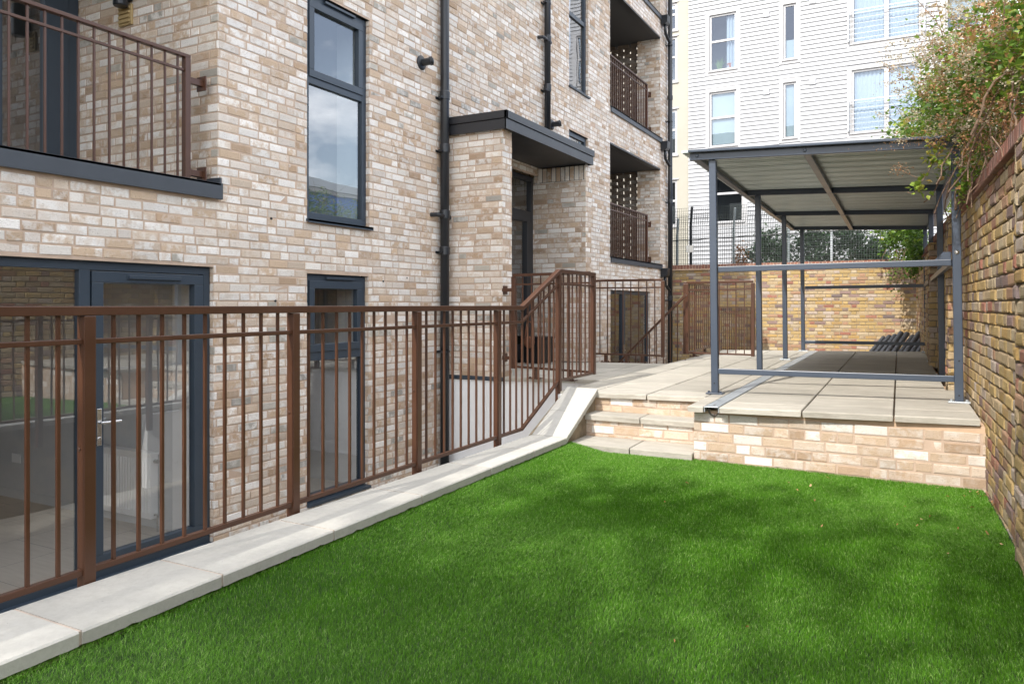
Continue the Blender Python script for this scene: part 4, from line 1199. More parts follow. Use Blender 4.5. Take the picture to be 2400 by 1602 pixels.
# ================================================================== MESH FENCE ON THE REAR WALL
mf = thing('mesh_fence', 'tall welded wire mesh fence with cranked posts on top of the rear brick wall', 'fence', (-2.5, 18.1, 2.2))
FYV = 18.06
posts = ((-5.18, 2.92, 3.32, M_FENCEPOST, .05), (-4.84, 3.18, 3.58, M_PIPE, .055), (-3.84, 3.02, 3.50, M_FENCEPOST, .05), (-2.62, 3.1, 3.55, M_FENCEPOST, .05), (-1.72, 3.1, 3.55, M_GALV, .05), (-.6, 3.1, 3.55, M_FENCEPOST, .05))
for (x, zb, zt, mm, w_) in posts:
    m = MB(); m.bar((x, FYV, 2.19), (x, FYV, zb), w_, w_, (0, 1, 0)); m.bar((x, FYV, zb - .01), (x + .06, FYV - .12, zt), w_ * .9, w_ * .9, (0, 1, 0)); m.build('post', mm, mf, bevel=.004)
def wire_panel(y, zt, pitch_x, pitch_z, r, x0=-7.0, x1=.2, bend=3.15):
    m = MB(); x = x0
    while x < x1:
        m.bar((x, y, 2.20), (x, y, bend), r, r, (0, 1, 0)); m.bar((x, y, bend), (x + .05, y - .10, zt), r, r, (0, 1, 0)); x += pitch_x
    z = 2.24
    while z < bend:
        m.bar((x0, y - r, z), (x1, y - r, z), r, r); z += pitch_z
    for q in range(1, 7):
        s = q / 6; m.bar((x0 + .05 * s, y - .1 * s - r, bend + (zt - bend) * s), (x1, y - .1 * s - r, bend + (zt - bend) * s), r, r)
    return m.build('wire_mesh', M_WIRE, mf)
wire_panel(18.03, 3.55, .052, .052, .0052)
wire_panel(18.24, 3.40, .052, .104, .0052)
t = tag(None or MB().build('dummy', M_SIGN), 'x', 'y'); bpy.data.objects.remove(t)
m = MB(); m.box(-4.925, -4.755, 17.94, 17.952, 2.50, 2.665); o = m.build('notice_board', M_SIGN, bevel=.004)
tag(o, 'small white square notice fixed to the black fence post', 'sign')
m = MB(); m.box(-4.86, -4.82, 17.952, 18.04, 2.55, 2.62); m.build('fixing_clip', M_GALV, o)
m = MB(); pts = [(-5.4, 17.96, 2.785)]
for q in range(24): pts.append((-5.3 + q * .16, 17.965 + .008 * math.sin(q * 2.1), 2.78 + .004 * q + .012 * math.sin(q * 1.3)))
m.tube(pts, .012, 7); tag(m.build('black_cable', M_PIPE), 'black cable tied along the mesh fence behind the shelter', 'cable')

# ================================================================== BUILDINGS BEYOND
wbld = thing('clad_building', 'tall white weatherboarded apartment building with white sash windows beyond the rear wall', 'building', (-2.8, 28, FLOORZ))
WY = 28.0
wins = [('sash', -6.82, -5.85, 9.79, 11.85, 'curtain'), ('sash', -6.82, -5.85, 7.02, 9.03, 'blind'), ('sash', -6.66, -5.60, 4.25, 6.25, 'dark'),
        ('slim', -4.24, -3.81, 9.82, 11.77, 'blindlow'), ('slim', -4.24, -3.81, 7.07, 9.03, 'blind'), ('slim', -4.24, -3.81, 4.3, 6.2, 'dark'),
        ('wide', -2.04, .03, 10.03, 12.1, 'net'), ('wide', -2.04, .03, 7.02, 9.15, 'net'), ('sash', .70, 1.69, 9.98, 12.0, 'shut'), ('sash', .70, 1.69, 7.1, 9.1, 'blind')]
bm_ = MB(); z = -.7; k = 0; TR = .14
while z < 14.5:
    cuts = [(w_[1] - TR, w_[2] + TR) for w_ in wins if w_[3] - TR < z + .075 < w_[4] + TR]
    for (a, b) in cut_intervals(-7.592, 1.93, cuts):
        bm_.add([(a, WY - .036, z), (b, WY - .036, z), (b, WY - .002, z + .156), (a, WY - .002, z + .156), (a, WY, z), (b, WY, z)], [(0, 1, 2, 3), (4, 5, 1, 0)])
    z += .152; k += 1
bm_.build('weatherboarding', M_BOARD, wbld)
m = MB()
xs = sorted({-7.592, 1.93, *[w_[1] for w_ in wins], *[w_[2] for w_ in wins]}); zs = sorted({-.8, 14.5, *[w_[3] for w_ in wins], *[w_[4] for w_ in wins]})
for x0, x1 in zip(xs, xs[1:]):
    for z0, z1 in zip(zs, zs[1:]):
        cx, cz = (x0 + x1) / 2, (z0 + z1) / 2
        if any(w_[1] < cx < w_[2] and w_[3] < cz < w_[4] for w_ in wins): continue
        m.quad((x0, WY + .004, z0), (x1, WY + .004, z0), (x1, WY + .004, z1), (x0, WY + .004, z1))
m.box(-7.592, 1.93, WY + 1.6, WY + 9, -.8, 14.5); m.box(-7.592, -7.5, WY + .01, WY + 1.6, -.8, 14.5); m.box(1.84, 1.93, WY + .01, WY + 1.6, -.8, 14.5); m.box(-7.6, 1.94, WY - .03, WY + 9, 14.51, 14.7)
m.build('wall', M_BOARD, wbld)
for (kind, x0, x1, z0, z1, inn) in wins:
    f = MB()
    # casing boards, then frame
    for (a, b, c_, d_) in ((x0 - TR, x1 + TR, z1, z1 + TR), (x0 - TR, x1 + TR, z0 - TR, z0), (x0 - TR, x0, z0, z1), (x1, x1 + TR, z0, z1)):
        f.box(a, b, WY - .026, WY, c_, d_)
    fw = .07
    for (a, b, c_, d_) in ((x0, x1, z1 - fw, z1), (x0, x1, z0, z0 + fw), (x0, x0 + fw, z0 + fw, z1 - fw), (x1 - fw, x1, z0 + fw, z1 - fw)):
        f.box(a, b, WY + .03, WY + .09, c_, d_)
    f.box(x0 - .05, x1 + .05, WY - .07, WY + .03, z0 - .035, z0 - .002)
    w_ = f.build('window', M_WHITEUPVC, wbld)
    zm = z0 + (z1 - z0) * .53
    if kind == 'sash':
        m = MB(); m.box(x0 + fw, x1 - fw, WY + .025, WY + .085, zm - .045, zm + .035); m.build('meeting_rail', M_WHITEUPVC, w_)
    if kind == 'wide':
        m = MB(); xm = (x0 + x1) / 2 + .02; m.box(xm - .07, xm + .07, WY + .025, WY + .085, z0 + fw, z1 - fw); m.build('mullion', M_WHITEUPVC, w_)
        m = MB()
        for q in range(6):
            zz = z0 + .12 + q * .17; m.bar((x0 - .09, WY - .16, zz), (x1 + .09, WY - .16, zz), .012, .012)
        for xx in (x0 - .09, x1 + .09): m.box(xx - .02, xx + .02, WY - .18, WY - .025, z0 + .05, z0 + 1.08)
        m.bar((x0 - .09, WY - .16, z0 + 1.07), (x1 + .09, WY - .16, z0 + 1.07), .03, .03)
        m.build('juliet_rail', M_GALV, w_)
    m = MB(); m.quad((x0 + .05, WY + .06, z0 + .05), (x1 - .05, WY + .06, z0 + .05), (x1 - .05, WY + .06, z1 - .05), (x0 + .05, WY + .06, z1 - .05)); m.build('pane', M_GLASS_FAR, w_)
    m = MB(); m.box(x0 - .1, x1 + .1, WY + 1.2, WY + 1.25, z0 - .1, z1 + .1); m.box(x0 - .1, x1 + .1, WY + .1, WY + 1.2, z0 - .15, z0 - .1); m.box(x0 - .1, x1 + .1, WY + .1, WY + 1.2, z1 + .1, z1 + .15); m.box(x0 - .15, x0 - .1, WY + .1, WY + 1.2, z0 - .1, z1 + .1); m.box(x1 + .1, x1 + .15, WY + .1, WY + 1.2, z0 - .1, z1 + .1)
    m.build('dim_room', M_DARKROOM, w_)
    def drape(xa, xb, za, zb, name='curtain', mt=None, folds=7):
        m = MB(); n = 60; V = []; F = []
        for q in range(n + 1):
            x = xa + (xb - xa) * q / n; y = WY + .16 + .03 * math.sin(q / n * folds * 6.28)
            V += [(x, y, za), (x, y, zb)]
        for q in range(n): F.append((2 * q, 2 * q + 2, 2 * q + 3, 2 * q + 1))
        m.add(V, F); return m.build(name, mt or M_CURTAIN, w_, smooth=True)
    if inn == 'curtain':
        drape(x1 - .38, x1 - .08, z0 + .1, z1 - .08, folds=3)
    if inn == 'net': drape(x0 + .08, x1 - .08, z0 + .08, z1 - .08, 'net_curtain', M_CURTAIN, 15)
    if inn == 'blind': m = MB(); m.box(x0 + .08, x1 - .08, WY + .12, WY + .13, z0 + .10, z1 - .06); m.build('roller_blind', M_BLIND, w_)
    if inn == 'blindlow': m = MB(); m.box(x0 + .08, x1 - .08, WY + .12, WY + .13, z0 + .10, z0 + .72); m.build('net_screen', M_BLIND, w_)
    if inn == 'shut':
        m = MB()
        for q in range(30): m.box(x0 + .08, x1 - .08, WY + .12, WY + .15, z0 + .55 + q * .047, z0 + .58 + q * .047)
        m.build('venetian_blind', M_BLIND, w_)
for (x, z) in ((-4.81, 11.53), (-4.81, 8.78), (-3.27, 11.72), (-3.27, 8.93)):
    f = MB(); f.box(x - .11, x + .11, WY - .05, WY - .005, z - .09, z + .09); v_ = f.build('wall_vent', M_VENTGREY, wbld)
    m = MB()
    for q in range(4): m.box(x - .09, x + .09, WY - .056, WY - .049, z - .075 + q * .04, z - .055 + q * .04)
    m.build('vent_slats', M_GALV, v_)
t = thing('potted_plant', 'green plant in a terracotta pot on the upper left white window sill', 'plant', (-6.12, 28.2, 9.86))
m = MB(); m.disc_stack((-6.12, 28.22, 9.86), (0, 0, 1), [(0, .07), (.16, .10), (.17, .11), (.20, .11)], 14); m.build('pot', M_TERRACOTTA, t)
m = MB(); pr_ = random.Random(4)
for q in range(26):
    a = pr_.uniform(0, 6.28); L_ = pr_.uniform(.25, .45); sp = pr_.uniform(.05, .2)
    m.tube([(-6.5 + pr_.uniform(-.08, .08), 28.22, 9.86), (-6.5 + math.cos(a) * sp * .5, 28.22 + math.sin(a) * sp * .3, 9.86 + L_ * .6), (-6.5 + math.cos(a) * sp, 28.22 + math.sin(a) * sp * .6, 9.86 + L_)], [.02, .018, .004], 5)
m.build('leaves', M_VINE, t, color=True)

cb = thing('rendered_building', 'cream rendered building seen edge-on between the brick block and the white one', 'building', (-9, 28.2, FLOORZ))
cw = [(-9.3, -8.03, 11.55, 12.6), (-9.3, -8.03, 9.62, 11.33), (-9.3, -8.03, 6.88, 8.6), (-9.3, -8.03, 4.2, 5.95)]
m = MB(); xs = [-14, -9.3, -8.03, -7.594]; zs = sorted({-.8, 14.2, *[w_[2] for w_ in cw], *[w_[3] for w_ in cw]})
for x0, x1 in zip(xs, xs[1:]):
    for z0, z1 in zip(zs, zs[1:]):
        if any(w_[0] < (x0 + x1) / 2 < w_[1] and w_[2] < (z0 + z1) / 2 < w_[3] for w_ in cw): continue
        m.box(x0, x1, WY + .02, WY + .3, z0, z1)
m.build('wall', M_CREAMRENDER, cb)
for (x0, x1, z0, z1) in cw:
    f = MB()
    for (a, b, c_, d_) in ((x0, x1, z1 - .09, z1), (x0, x1, z0, z0 + .09), (x1 - .09, x1, z0 + .09, z1 - .09), (x0, x0 + .09, z0 + .09, z1 - .09), (x0 + .09, x1 - .09, (z0 + z1) / 2 + .05, (z0 + z1) / 2 + .13)): f.box(a, b, WY + .06, WY + .14, c_, d_)
    f.box(x0 - .02, x1 + .05, WY - .03, WY + .02, z0 - .05, z0); f.box(x0, x1 + .06, WY - .01, WY + .02, z1, z1 + .05)
    w_ = f.build('window', M_WHITEUPVC, cb)
    m = MB(); m.quad((x0, WY + .1, z0), (x1, WY + .1, z0), (x1, WY + .1, z1), (x0, WY + .1, z1)); m.build('pane', M_GLASS_FAR, w_)
    m = MB(); m.box(x0 - .1, x1 + .1, WY + .9, WY + .95, z0 - .1, z1 + .1); m.build('dim_room', M_DARKROOM, w_)

# blue warehouse to the right: seen only as a reflection in the tall window
bb = thing('blue_warehouse', 'blue clad warehouse with grey roof reflected in the tall window', 'building', (55, 60, FLOORZ))
m = MB(); m.box(40, 70, 15, 95, -.8, 12.3); m.build('wall', M_BLUE, bb)
m = MB(); m.prism([(39.6, 14.6, 12.3), (55, 14.6, 16.8), (70.4, 14.6, 12.3)], (0, 81, 0)); m.build('roof', M_ROOFGREY, bb)
m = MB(); m.box(39.7, 39.98, 15, 95, 11.9, 12.28); m.build('gutter', M_WHITEUPVC, bb)


# ================================================================== PLANTS AND TURF
def flat_mesh(name, V, F4, cols, mat, parent=None, tri=None, loc=None):
    """numpy mesh: V (n,3) F4 (m,4) quads and optional tri (k,3)"""
    me = bpy.data.meshes.new(name)
    off = np.zeros(3)
    if parent is not None: off = np.array(parent.location)
    elif loc is not None: off = np.array(loc)
    V = V - off
    nq = 0 if F4 is None else len(F4); ntr = 0 if tri is None else len(tri)
    me.vertices.add(len(V)); me.vertices.foreach_set('co', V.astype(np.float32).ravel())
    li = np.concatenate([x.ravel() for x in (F4, tri) if x is not None]).astype(np.int32)
    me.loops.add(len(li)); me.loops.foreach_set('vertex_index', li)
    st_ = np.concatenate([np.arange(nq) * 4, nq * 4 + np.arange(ntr) * 3]).astype(np.int32)
    me.polygons.add(nq + ntr); me.polygons.foreach_set('loop_start', st_)
    me.update(calc_edges=True)
    at = me.color_attributes.new('bc', 'FLOAT_COLOR', 'POINT')
    c4 = np.ones((len(V), 4), np.float32); c4[:, 0] = cols; at.data.foreach_set('color', c4.ravel())
    me.materials.append(mat)
    o = bpy.data.objects.new(name, me); COL.objects.link(o)
    if parent is not None: o.parent = parent
    else: o.location = off
    return o


def leaf_mesh(name, P, size, rs, mat, parent=None, droop=.35, cbias=None, width=.75):
    """P (n,3) leaf positions; every leaf a folded pair of triangles with its own tilt"""
    n = len(P)
    th = rs.uniform(0, 2 * np.pi, n); ph = np.clip(rs.normal(-droop, .55, n), -1.5, 1.2)
    d = np.stack([np.cos(th) * np.cos(ph), np.sin(th) * np.cos(ph), np.sin(ph)], 1)
    up = np.stack([rs.normal(0, .5, n), rs.normal(0, .5, n), np.ones(n)], 1)
    s_ = np.cross(d, up); s_ /= np.linalg.norm(s_, axis=1)[:, None] + 1e-9
    nn = np.cross(s_, d)
    L = (size * rs.uniform(.6, 1.25, n))[:, None]; Wd = L * width * .5
    fold = L * rs.uniform(.05, .2, n)[:, None]
    b = P; tip = P + d * L; mid = d * L * .38
    l = P + mid + s_ * Wd + nn * fold; r_ = P + mid - s_ * Wd + nn * fold
    V = np.stack([b, l, tip, r_], 1).reshape(-1, 3)
    i = np.arange(n) * 4
    T = np.concatenate([np.stack([i, i + 1, i + 2], 1), np.stack([i, i + 2, i + 3], 1)])
    c = np.clip(rs.beta(2, 2.4, n) if cbias is None else cbias, 0, 1)
    return flat_mesh(name, V, None, np.repeat(c, 4), mat, parent, tri=T)


def blob_points(rs, blobs, n, shell=.5, lumps=14):
    """points spread through ellipsoids in small lumps, denser toward the skin"""
    w_ = np.array([b[3] * b[4] * b[5] for b in blobs]) ** .75; w_ /= w_.sum()
    out = []
    for b, k in zip(blobs, rs.multinomial(n, w_)):
        u = rs.normal(size=(lumps, 3)); u /= np.linalg.norm(u, axis=1)[:, None]; u *= rs.uniform(shell, 1.0, lumps)[:, None]
        pick = rs.integers(0, lumps, k)
        q = u[pick] + rs.normal(0, .20, (k, 3))
        loose = rs.random(k) < .25
        v = rs.normal(size=(k, 3)); v /= np.linalg.norm(v, axis=1)[:, None]; q[loose] = (v * (rs.random(k) ** .4)[:, None])[loose]
        out.append(np.array(b[:3]) + q * np.array(b[3:6]))
    return np.concatenate(out)


rs = np.random.default_rng(12)
# ---- climbing vine over the boundary wall
vn = thing('climbing_vine', 'overgrown climbing vine with cream and brown flower clusters spilling over the right boundary wall', 'vine', (.4, 7.5, 2.1))
VB = [(.80, 4.6, 2.54, .36, .55, .38), (.72, 5.4, 2.74, .44, .6, .50), (.60, 6.2, 2.88, .48, .6, .56), (.46, 7.0, 2.94, .54, .6, .58), (.32, 8.0, 2.90, .55, .7, .54), (.16, 9.0, 2.84, .54, .8, .46), (.08, 10.0, 2.75, .48, .8, .38), (.14, 11.3, 2.95, .45, 1.1, .55), (.1, 13.0, 2.95, .5, 1.2, .55),
      (.32, 6.75, 2.32, .14, .22, .30), (.25, 7.4, 2.40, .18, .4, .25), (.36, 7.9, 2.05, .10, .5, .35)]
P = blob_points(rs, VB, 27000, .45, 40)
P = P[P[:, 0] > -.62]
keep = ~((P[:, 2] < 2.68) & (P[:, 0] < .36) & (P[:, 1] > 7.15)); P = P[keep]
cb_ = np.clip(.42 + .55 * (rs.random(len(P)) - .5) + .10 * np.sin(P[:, 1] * 5) + .25 * (rs.random(len(P)) < .12) + .5 * (rs.random(len(P)) < .13), 0, 1)
leaf_mesh('foliage', P, .047, rs, M_VINE, vn, cbias=cb_, width=.85)


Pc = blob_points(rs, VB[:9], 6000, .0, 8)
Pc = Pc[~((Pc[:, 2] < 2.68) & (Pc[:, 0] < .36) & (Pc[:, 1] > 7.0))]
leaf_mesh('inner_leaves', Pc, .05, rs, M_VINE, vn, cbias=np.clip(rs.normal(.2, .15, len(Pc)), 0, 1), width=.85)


def clusters(name, blobs, ncl, per, spread, size, mat, sel=None, seed=0, length=.16):
    r = np.random.default_rng(seed); c = blob_points(r, blobs, ncl * 3, .8, 40)
    if sel is not None: c = c[sel(c)]
    c = c[:ncl]; k = len(c)
    t_ = r.random((k, per)); d_ = r.normal(size=(k, 3)); d_[:, 2] = np.abs(d_[:, 2]) * .6 - .1; d_ /= np.linalg.norm(d_, axis=1)[:, None]
    Q = c[:, None, :] + d_[:, None, :] * (t_ * length)[:, :, None] + r.normal(0, spread, (k, per, 3)) * (1.1 - t_)[:, :, None]
    return leaf_mesh(name, Q.reshape(-1, 3), size, r, mat, vn, droop=0, width=.9, cbias=r.random(k * per))


upper = [b for b in VB[1:7]]
clusters('cream_flowers', [(b[0] - .06, b[1] - .08, b[2] + .08, b[3] * 1.12, b[4] * 1.1, b[5] * 1.12) for b in upper], 330, 60, .034, .015, M_FLOWER, sel=lambda c: (c[:, 1] > 5.0) & (c[:, 0] < .75), seed=3)
clusters('dry_flowers', [(b[0] - .03, b[1] - .06, b[2], b[3] * 1.1, b[4] * 1.1, b[5] * 1.1) for b in upper + VB[9:11]], 430, 46, .032, .016, M_DRY, seed=4, length=.14)
stems = MB(); sr = random.Random(9)
for q in range(95):
    y = sr.uniform(5.0, 8.2); x = rwx(y) + sr.uniform(-.06, .25); z = sr.uniform(2.2, 2.75)
    pts = [(x, y, z)]; dxs, dys = sr.uniform(-.05, .03), sr.uniform(-.10, .10)
    for k in range(5):
        pts.append((pts[-1][0] + dxs + sr.uniform(-.03, .03), pts[-1][1] + dys + sr.uniform(-.04, .04), pts[-1][2] - sr.uniform(.03, .14)))
    pts = [p for p in pts if p[2] > 1.9]
    if len(pts) > 2: stems.tube(pts, [sr.uniform(.003, .007)] * len(pts), 5)
for q in range(70):
    b = VB[sr.randrange(1, 8)]; p = Vector((b[0] + sr.uniform(-.35, .1), b[1] + sr.uniform(-.4, .4), b[2] + sr.uniform(.0, .45)))
    d = Vector((sr.uniform(-.9, .3), sr.uniform(-.5, .5), sr.uniform(.1, 1))).normalized(); pts = [p]
    for k in range(6):
        pts.append(pts[-1] + d * .09); d = (d + Vector((sr.uniform(-.2, .2), sr.uniform(-.2, .2), -.16))).normalized()
    stems.tube([tuple(p) for p in pts], [.004, .0038, .0034, .003, .0025, .002, .0015], 5)
# hanging sprig in front of the shelter roof
spr = [(.20, 6.72, 2.50), (.12, 6.70, 2.40), (.06, 6.68, 2.28), (.0, 6.68, 2.18), (-.05, 6.68, 2.10), (-.09, 6.67, 2.12)]
stems.tube(spr, .0035, 5); stems.tube([(.02, 6.68, 2.21), (-.08, 6.68, 2.26), (-.15, 6.67, 2.31)], .003, 5)
stems.build('stems', M_STEM, vn)
Q = np.array([(.0 + rs.normal(0, .035), 6.66 + rs.normal(0, .03), 2.17 + rs.normal(0, .05)) for _ in range(34)] + [(.10 + rs.normal(0, .05), 6.70 + rs.normal(0, .03), 2.42 + rs.normal(0, .07)) for _ in range(70)])
leaf_mesh('hanging_leaves', Q, .055, rs, M_VINE, vn, cbias=rs.uniform(.5, .95, len(Q)))
Q = np.array([(-.13 + rs.normal(0, .04), 6.66 + rs.normal(0, .02), 2.30 + rs.normal(0, .025)) for _ in range(120)] + [(.0 + rs.normal(0, .14), 6.7 + rs.normal(0, .05), 2.53 + rs.normal(0, .035)) for _ in range(260)])
leaf_mesh('hanging_flowers', Q, .013, rs, M_DRY, vn, droop=0, cbias=rs.random(len(Q)))['kind'] = 'stuff'

# ---- vine at the far corner by the rear wall
v2 = thing('climbing_vine', 'dark green vine hanging over the far corner of the rear wall under the shelter roof', 'vine', (-.3, 16.8, 2.1))
VB2 = [(-.42, 17.3, 2.75, .42, .4, .5), (-.25, 16.4, 2.8, .35, .7, .5), (-.1, 15.2, 2.6, .25, .8, .5), (-.12, 16.9, 2.15, .25, .4, .35), (-.02, 14.6, 2.3, .14, .6, .5)]
P = blob_points(rs, VB2, 5200, .4, 24)
leaf_mesh('foliage', P, .075, rs, M_VINE, v2, cbias=np.clip(rs.normal(.22, .18, len(P)), 0, 1))
m = MB()
for q in range(26):
    x0 = sr.uniform(-.6, 0); y0 = sr.uniform(15.6, 17.5); pts = [(x0, y0, 2.3)]
    for k in range(6): pts.append((pts[-1][0] + sr.uniform(-.05, .04), pts[-1][1] + sr.uniform(-.03, .03), pts[-1][2] - sr.uniform(.06, .15)))
    m.tube(pts, .005, 5)
m.build('stems', M_STEM, v2)
P = np.array([(sr.uniform(-.55, 0), sr.uniform(15.6, 17.4), 2.25 - abs(sr.gauss(0, .3))) for _ in range(420)])
leaf_mesh('hanging_leaves', P, .06, rs, M_VINE, v2, cbias=np.clip(rs.normal(.3, .2, len(P)), 0, 1))

# ---- evergreen shrubs beyond the rear wall
for k, (x, y, zt, rx_, lab) in enumerate(((-3.15, 19.0, 2.98, .55, 'dark evergreen shrub behind the mesh fence, leftmost and broadest'),
                                          (-2.15, 19.0, 3.22, .50, 'tall dark evergreen shrub behind the mesh fence left of the galvanised post'),
                                          (-1.42, 19.0, 3.25, .42, 'dark evergreen shrub behind the mesh fence right of the galvanised post'),
                                          (-.92, 18.9, 2.72, .34, 'low dark evergreen shrub at the right end of the row'))):
    t = thing('evergreen_shrub', lab, 'shrub', (x, y, FLOORZ), 'evergreen shrubs behind the mesh fence')
    P = blob_points(rs, [(x, y, (zt + 1.2) / 2, rx_, .5, (zt - 1.2) / 2), (x + .05, y, zt - .35, rx_ * .6, .3, .4), (x - rx_ * .5, y, zt - .5, rx_ * .5, .3, .3)], 3600, .5, 26)
    leaf_mesh('foliage', P, .10, rs, M_BUSH, t, droop=-.2, cbias=np.clip(rs.normal(.4, .25, len(P)), 0, 1), width=.5)
    m = MB(); m.tube([(x, y, FLOORZ), (x + .03, y, 1.2), (x, y, zt - .5)], [.05, .035, .015], 7)
    for q in range(5): m.tube([(x, y, .9 + .25 * q), (x + sr.uniform(-.3, .3), y + sr.uniform(-.3, .3), 1.5 + .28 * q)], [.02, .006], 5)
    m.build('trunk', M_BARK, t)
t = thing('red_leaved_shrub', 'small red and green leaved shrub behind the mesh fence near the second shelter post', 'shrub', (-3.75, 18.7, FLOORZ))
P = blob_points(rs, [(-3.75, 18.75, 2.1, .28, .25, .7)], 700, .4, 16)
leaf_mesh('foliage', P, .08, rs, M_DRY, t, cbias=rs.random(len(P)) * .6)
m = MB(); m.tube([(-3.75, 18.75, FLOORZ), (-3.75, 18.75, 2.3)], [.03, .01], 6); m.build('trunk', M_BARK, t)

# ---- tree behind the viewpoint whose loose crown dapples the lawn
tr = thing('shade_tree', 'loose leafy tree standing behind the viewpoint that dapples the lawn with shade', 'tree', (4.6, -11, FLOORZ))
TB = []
trr = random.Random(21)
for q in range(64):
    z = trr.uniform(11.0, 15.5)
    TB.append((trr.uniform(-3.6, 1.2) - .17 * z + .9, trr.uniform(.6, 5.0) - 1.07 * z, z, trr.uniform(.6, 1.3), trr.uniform(.6, 1.3), trr.uniform(.3, .6)))
for q in range(24):
    z = trr.uniform(11.0, 14.5)
    TB.append((trr.uniform(-4.2, -2.5) - .17 * z, trr.uniform(-.2, 3.4) - 1.07 * z, z, trr.uniform(.5, .9), trr.uniform(.5, .9), trr.uniform(.3, .5)))
P = blob_points(rs, TB, 6200, .2, 22)
leaf_mesh('crown', P, .16, rs, M_TREELEAF, tr, cbias=rs.random(len(P)))
m = MB(); m.tube([(4.6, -11, FLOORZ), (4.5, -11, 2.5), (4.2, -11, 6.0), (3.0, -10.8, 9), (.6, -10.4, 11), (-2, -10.4, 12.2)], [.32, .27, .2, .12, .05, .02], 12)
for (bx, by, bz, *_r) in TB[::4]: m.tube([(3.4, -10.9, 8.2), ((bx + 2.6) / 2, (by - 10.6) / 2, (bz + 9.6) / 2), (bx, by, bz)], [.05, .02, .006], 6)
m.build('trunk', M_BARK, tr)

# ---- artificial turf: individual blades in one mesh
def turf(n, ylo, yhi, test, seed, w0, L0):
    r = np.random.default_rng(seed)
    x = r.uniform(-2.66, .62, n); y = r.uniform(ylo, yhi, n)
    k = test(x, y) & (x > -2.50 - .0218 * y - .06) & (x < .372 - .04 * (y - 5.97)) & ~((x < -1.60) & (y > 6.015)) & ~((x >= -1.6) & (y > 6.072 - .045 * (x + 1.603)))
    return x[k], y[k]


vis = lambda x, y: y > 1.05 + (x + 2.65) * .55
x1, y1 = turf(1250000, .6, 6.1, vis, 1, 0, 0)
x2, y2 = turf(60000, -4, 3.2, lambda x, y: ~vis(x, y), 2, 0, 0)
X = np.concatenate([x1, x2]); Y = np.concatenate([y1, y2]); n = len(X)
r = np.random.default_rng(5)
far = np.clip((Y - 1.5) / 4.5, 0, 1)
h = r.uniform(.012, .0225, n)
wd = (.0009 + .0011 * far) * r.uniform(.7, 1.3, n) * np.where(vis(X, Y), 1, 2.2)
# brushed pile: direction and lean drift slowly over the lawn
f1 = np.sin(X * 2.1 + 1.3 * np.sin(Y * 1.7)) + np.sin(Y * 2.6 + 1.1 * X + .7) + .7 * np.sin(X * 5.3 - Y * 4.1 + 2 * np.sin(X * 1.9))
lean_dir = 1.9 + .75 * np.sin(X * 1.3 + .6) + .55 * np.sin(Y * 1.9 + X) + r.normal(0, 1.3, n)
lean = np.clip(.55 + .20 * f1 + r.normal(0, .34, n), .03, 1.5)
dx_, dy_ = np.cos(lean_dir) * lean, np.sin(lean_dir) * lean
ta = r.uniform(0, np.pi, n); sx, sy = np.cos(ta) * wd / 2, np.sin(ta) * wd / 2
edge = np.clip((cop_x(Y) + .30 - X) / .30, 0, 1)
Z0 = -.012 + .004 * f1 / 3 + .060 * edge + .004
bl = np.stack([X - sx, Y - sy, Z0], 1); brr = np.stack([X + sx, Y + sy, Z0], 1)
hm = h * .55
ml_ = np.stack([X - sx * .85 + dx_ * h * .28, Y - sy * .85 + dy_ * h * .28, Z0 + hm], 1); mr_ = np.stack([X + sx * .85 + dx_ * h * .28, Y + sy * .85 + dy_ * h * .28, Z0 + hm], 1)
tp = np.stack([X + dx_ * h * .85, Y + dy_ * h * .85, Z0 + h * np.clip(1.05 - .22 * lean, .5, 1.05)], 1)
V = np.stack([bl, brr, mr_, ml_, tp], 1).reshape(-1, 3)
i = np.arange(n) * 5
F4 = np.stack([i, i + 1, i + 2, i + 3], 1); T3 = np.stack([i + 3, i + 2, i + 4], 1)
cc = np.clip(r.normal(.47, .17, n) + .05 * f1, 0, .9); cc[r.random(n) < .075] = 1.0  # patchy shading and pale sparkles put into the blade colour
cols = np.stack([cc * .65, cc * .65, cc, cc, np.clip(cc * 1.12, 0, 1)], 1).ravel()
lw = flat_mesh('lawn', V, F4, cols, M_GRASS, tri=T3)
tag(lw, 'bright green artificial turf with brushed pile', 'lawn', kind='stuff')


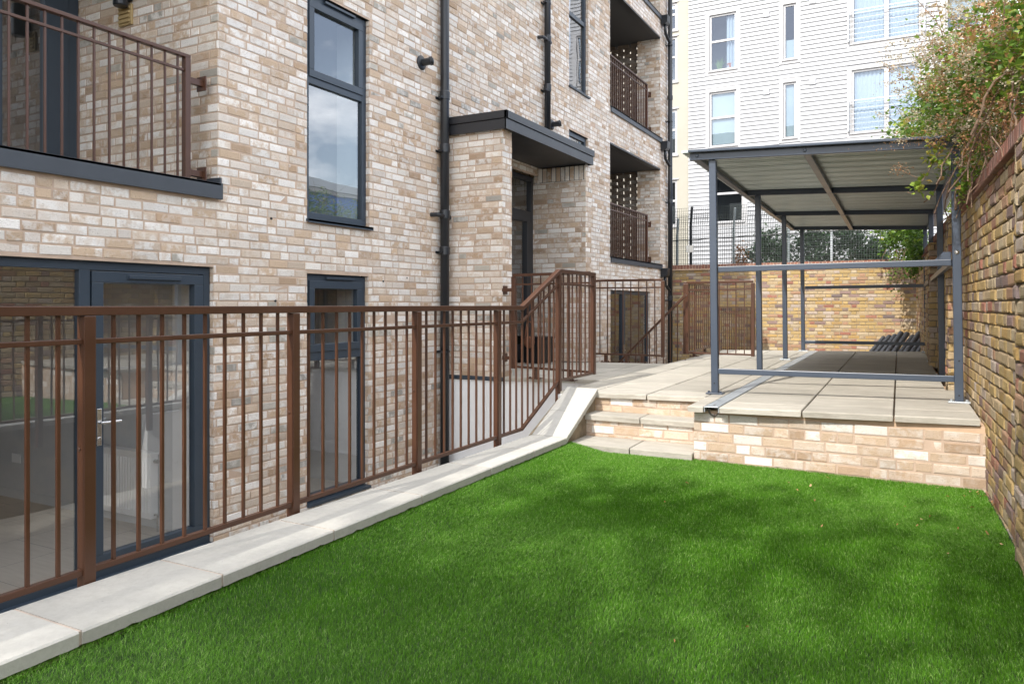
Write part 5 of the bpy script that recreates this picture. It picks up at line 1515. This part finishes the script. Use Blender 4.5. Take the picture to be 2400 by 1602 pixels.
# ---- dead leaves on the turf
def lawn_pt(u, v, z=.022):
    th = R(28.264); xx = (u - 1200) / 1780; zz = (715 - v) / 1780; t_ = (z - 1.24) / zz
    return (t_ * (-math.sin(th) + xx * math.cos(th)), t_ * (math.cos(th) + xx * math.sin(th)), z)


lp = [(700, 345), (805, 262), (1450, 235), (1665, 230), (1785, 260), (1390, 342), (1310, 292), (1370, 272), (1998, 322), (1805, 368), (1860, 455), (1880, 425), (1920, 412), (2050, 468), (2180, 490), (2248, 540), (1080, 920), (362, 997), (745, 983), (2000, 582), (2113, 372), (2140, 310), (2135, 300), (2105, 298), (2190, 330), (2205, 350), (2210, 362), (1950, 278), (2072, 318), (1767, 450), (1422, 458), (1270, 255), (1810, 258), (2170, 318), (2150, 322), (2196, 342), (195, 118), (230, 105)]
lp = [(1200 + a / 1.958, 1000 + b / 1.958) for a, b in lp] + [(407, 1448), (536, 1375)]
lr = random.Random(3); leaf_protos = []
for k in range(4):
    m = MB(); L_ = .030 + .006 * k; V = []; F = []
    prof = [(0, .1), (.2, .32), (.45, .42), (.7, .32), (.9, .12), (1, .01)]
    for t_, w_ in prof:
        z = .004 + .012 * math.sin(t_ * 3.0 + k); V += [(t_ * L_ - L_ / 2, -w_ * L_ * .55, z + .006 * w_ * (1 + k % 2)), (t_ * L_ - L_ / 2, 0, z - .002), (t_ * L_ - L_ / 2, w_ * L_ * .55, z + .008 * w_)]
    for q in range(5): F += [(q * 3, q * 3 + 1, q * 3 + 4, q * 3 + 3), (q * 3 + 1, q * 3 + 2, q * 3 + 5, q * 3 + 4)]
    m.add(V, F, 0, (k / 3, 0, 0, 1)); leaf_protos.append(m)
base = []
for k, (u, v) in enumerate(lp):
    p = lawn_pt(u, v)
    if k < 4:
        o = leaf_protos[k].build('fallen_leaf', M_FALLEN, color=True); base.append(o)
    else:
        o = base[k % 4].copy(); COL.objects.link(o)
    s_ = 1.0 if p[1] > 3 else .8
    o.location = p; o.rotation_euler = (lr.uniform(-.3, .3), lr.uniform(-.3, .3), lr.uniform(0, 6.28)); o.scale = (s_ * lr.uniform(.35, .7),) * 3
    tag(o, 'small dry brown leaf lying on the green turf', 'leaf', 'fallen leaves on the turf')
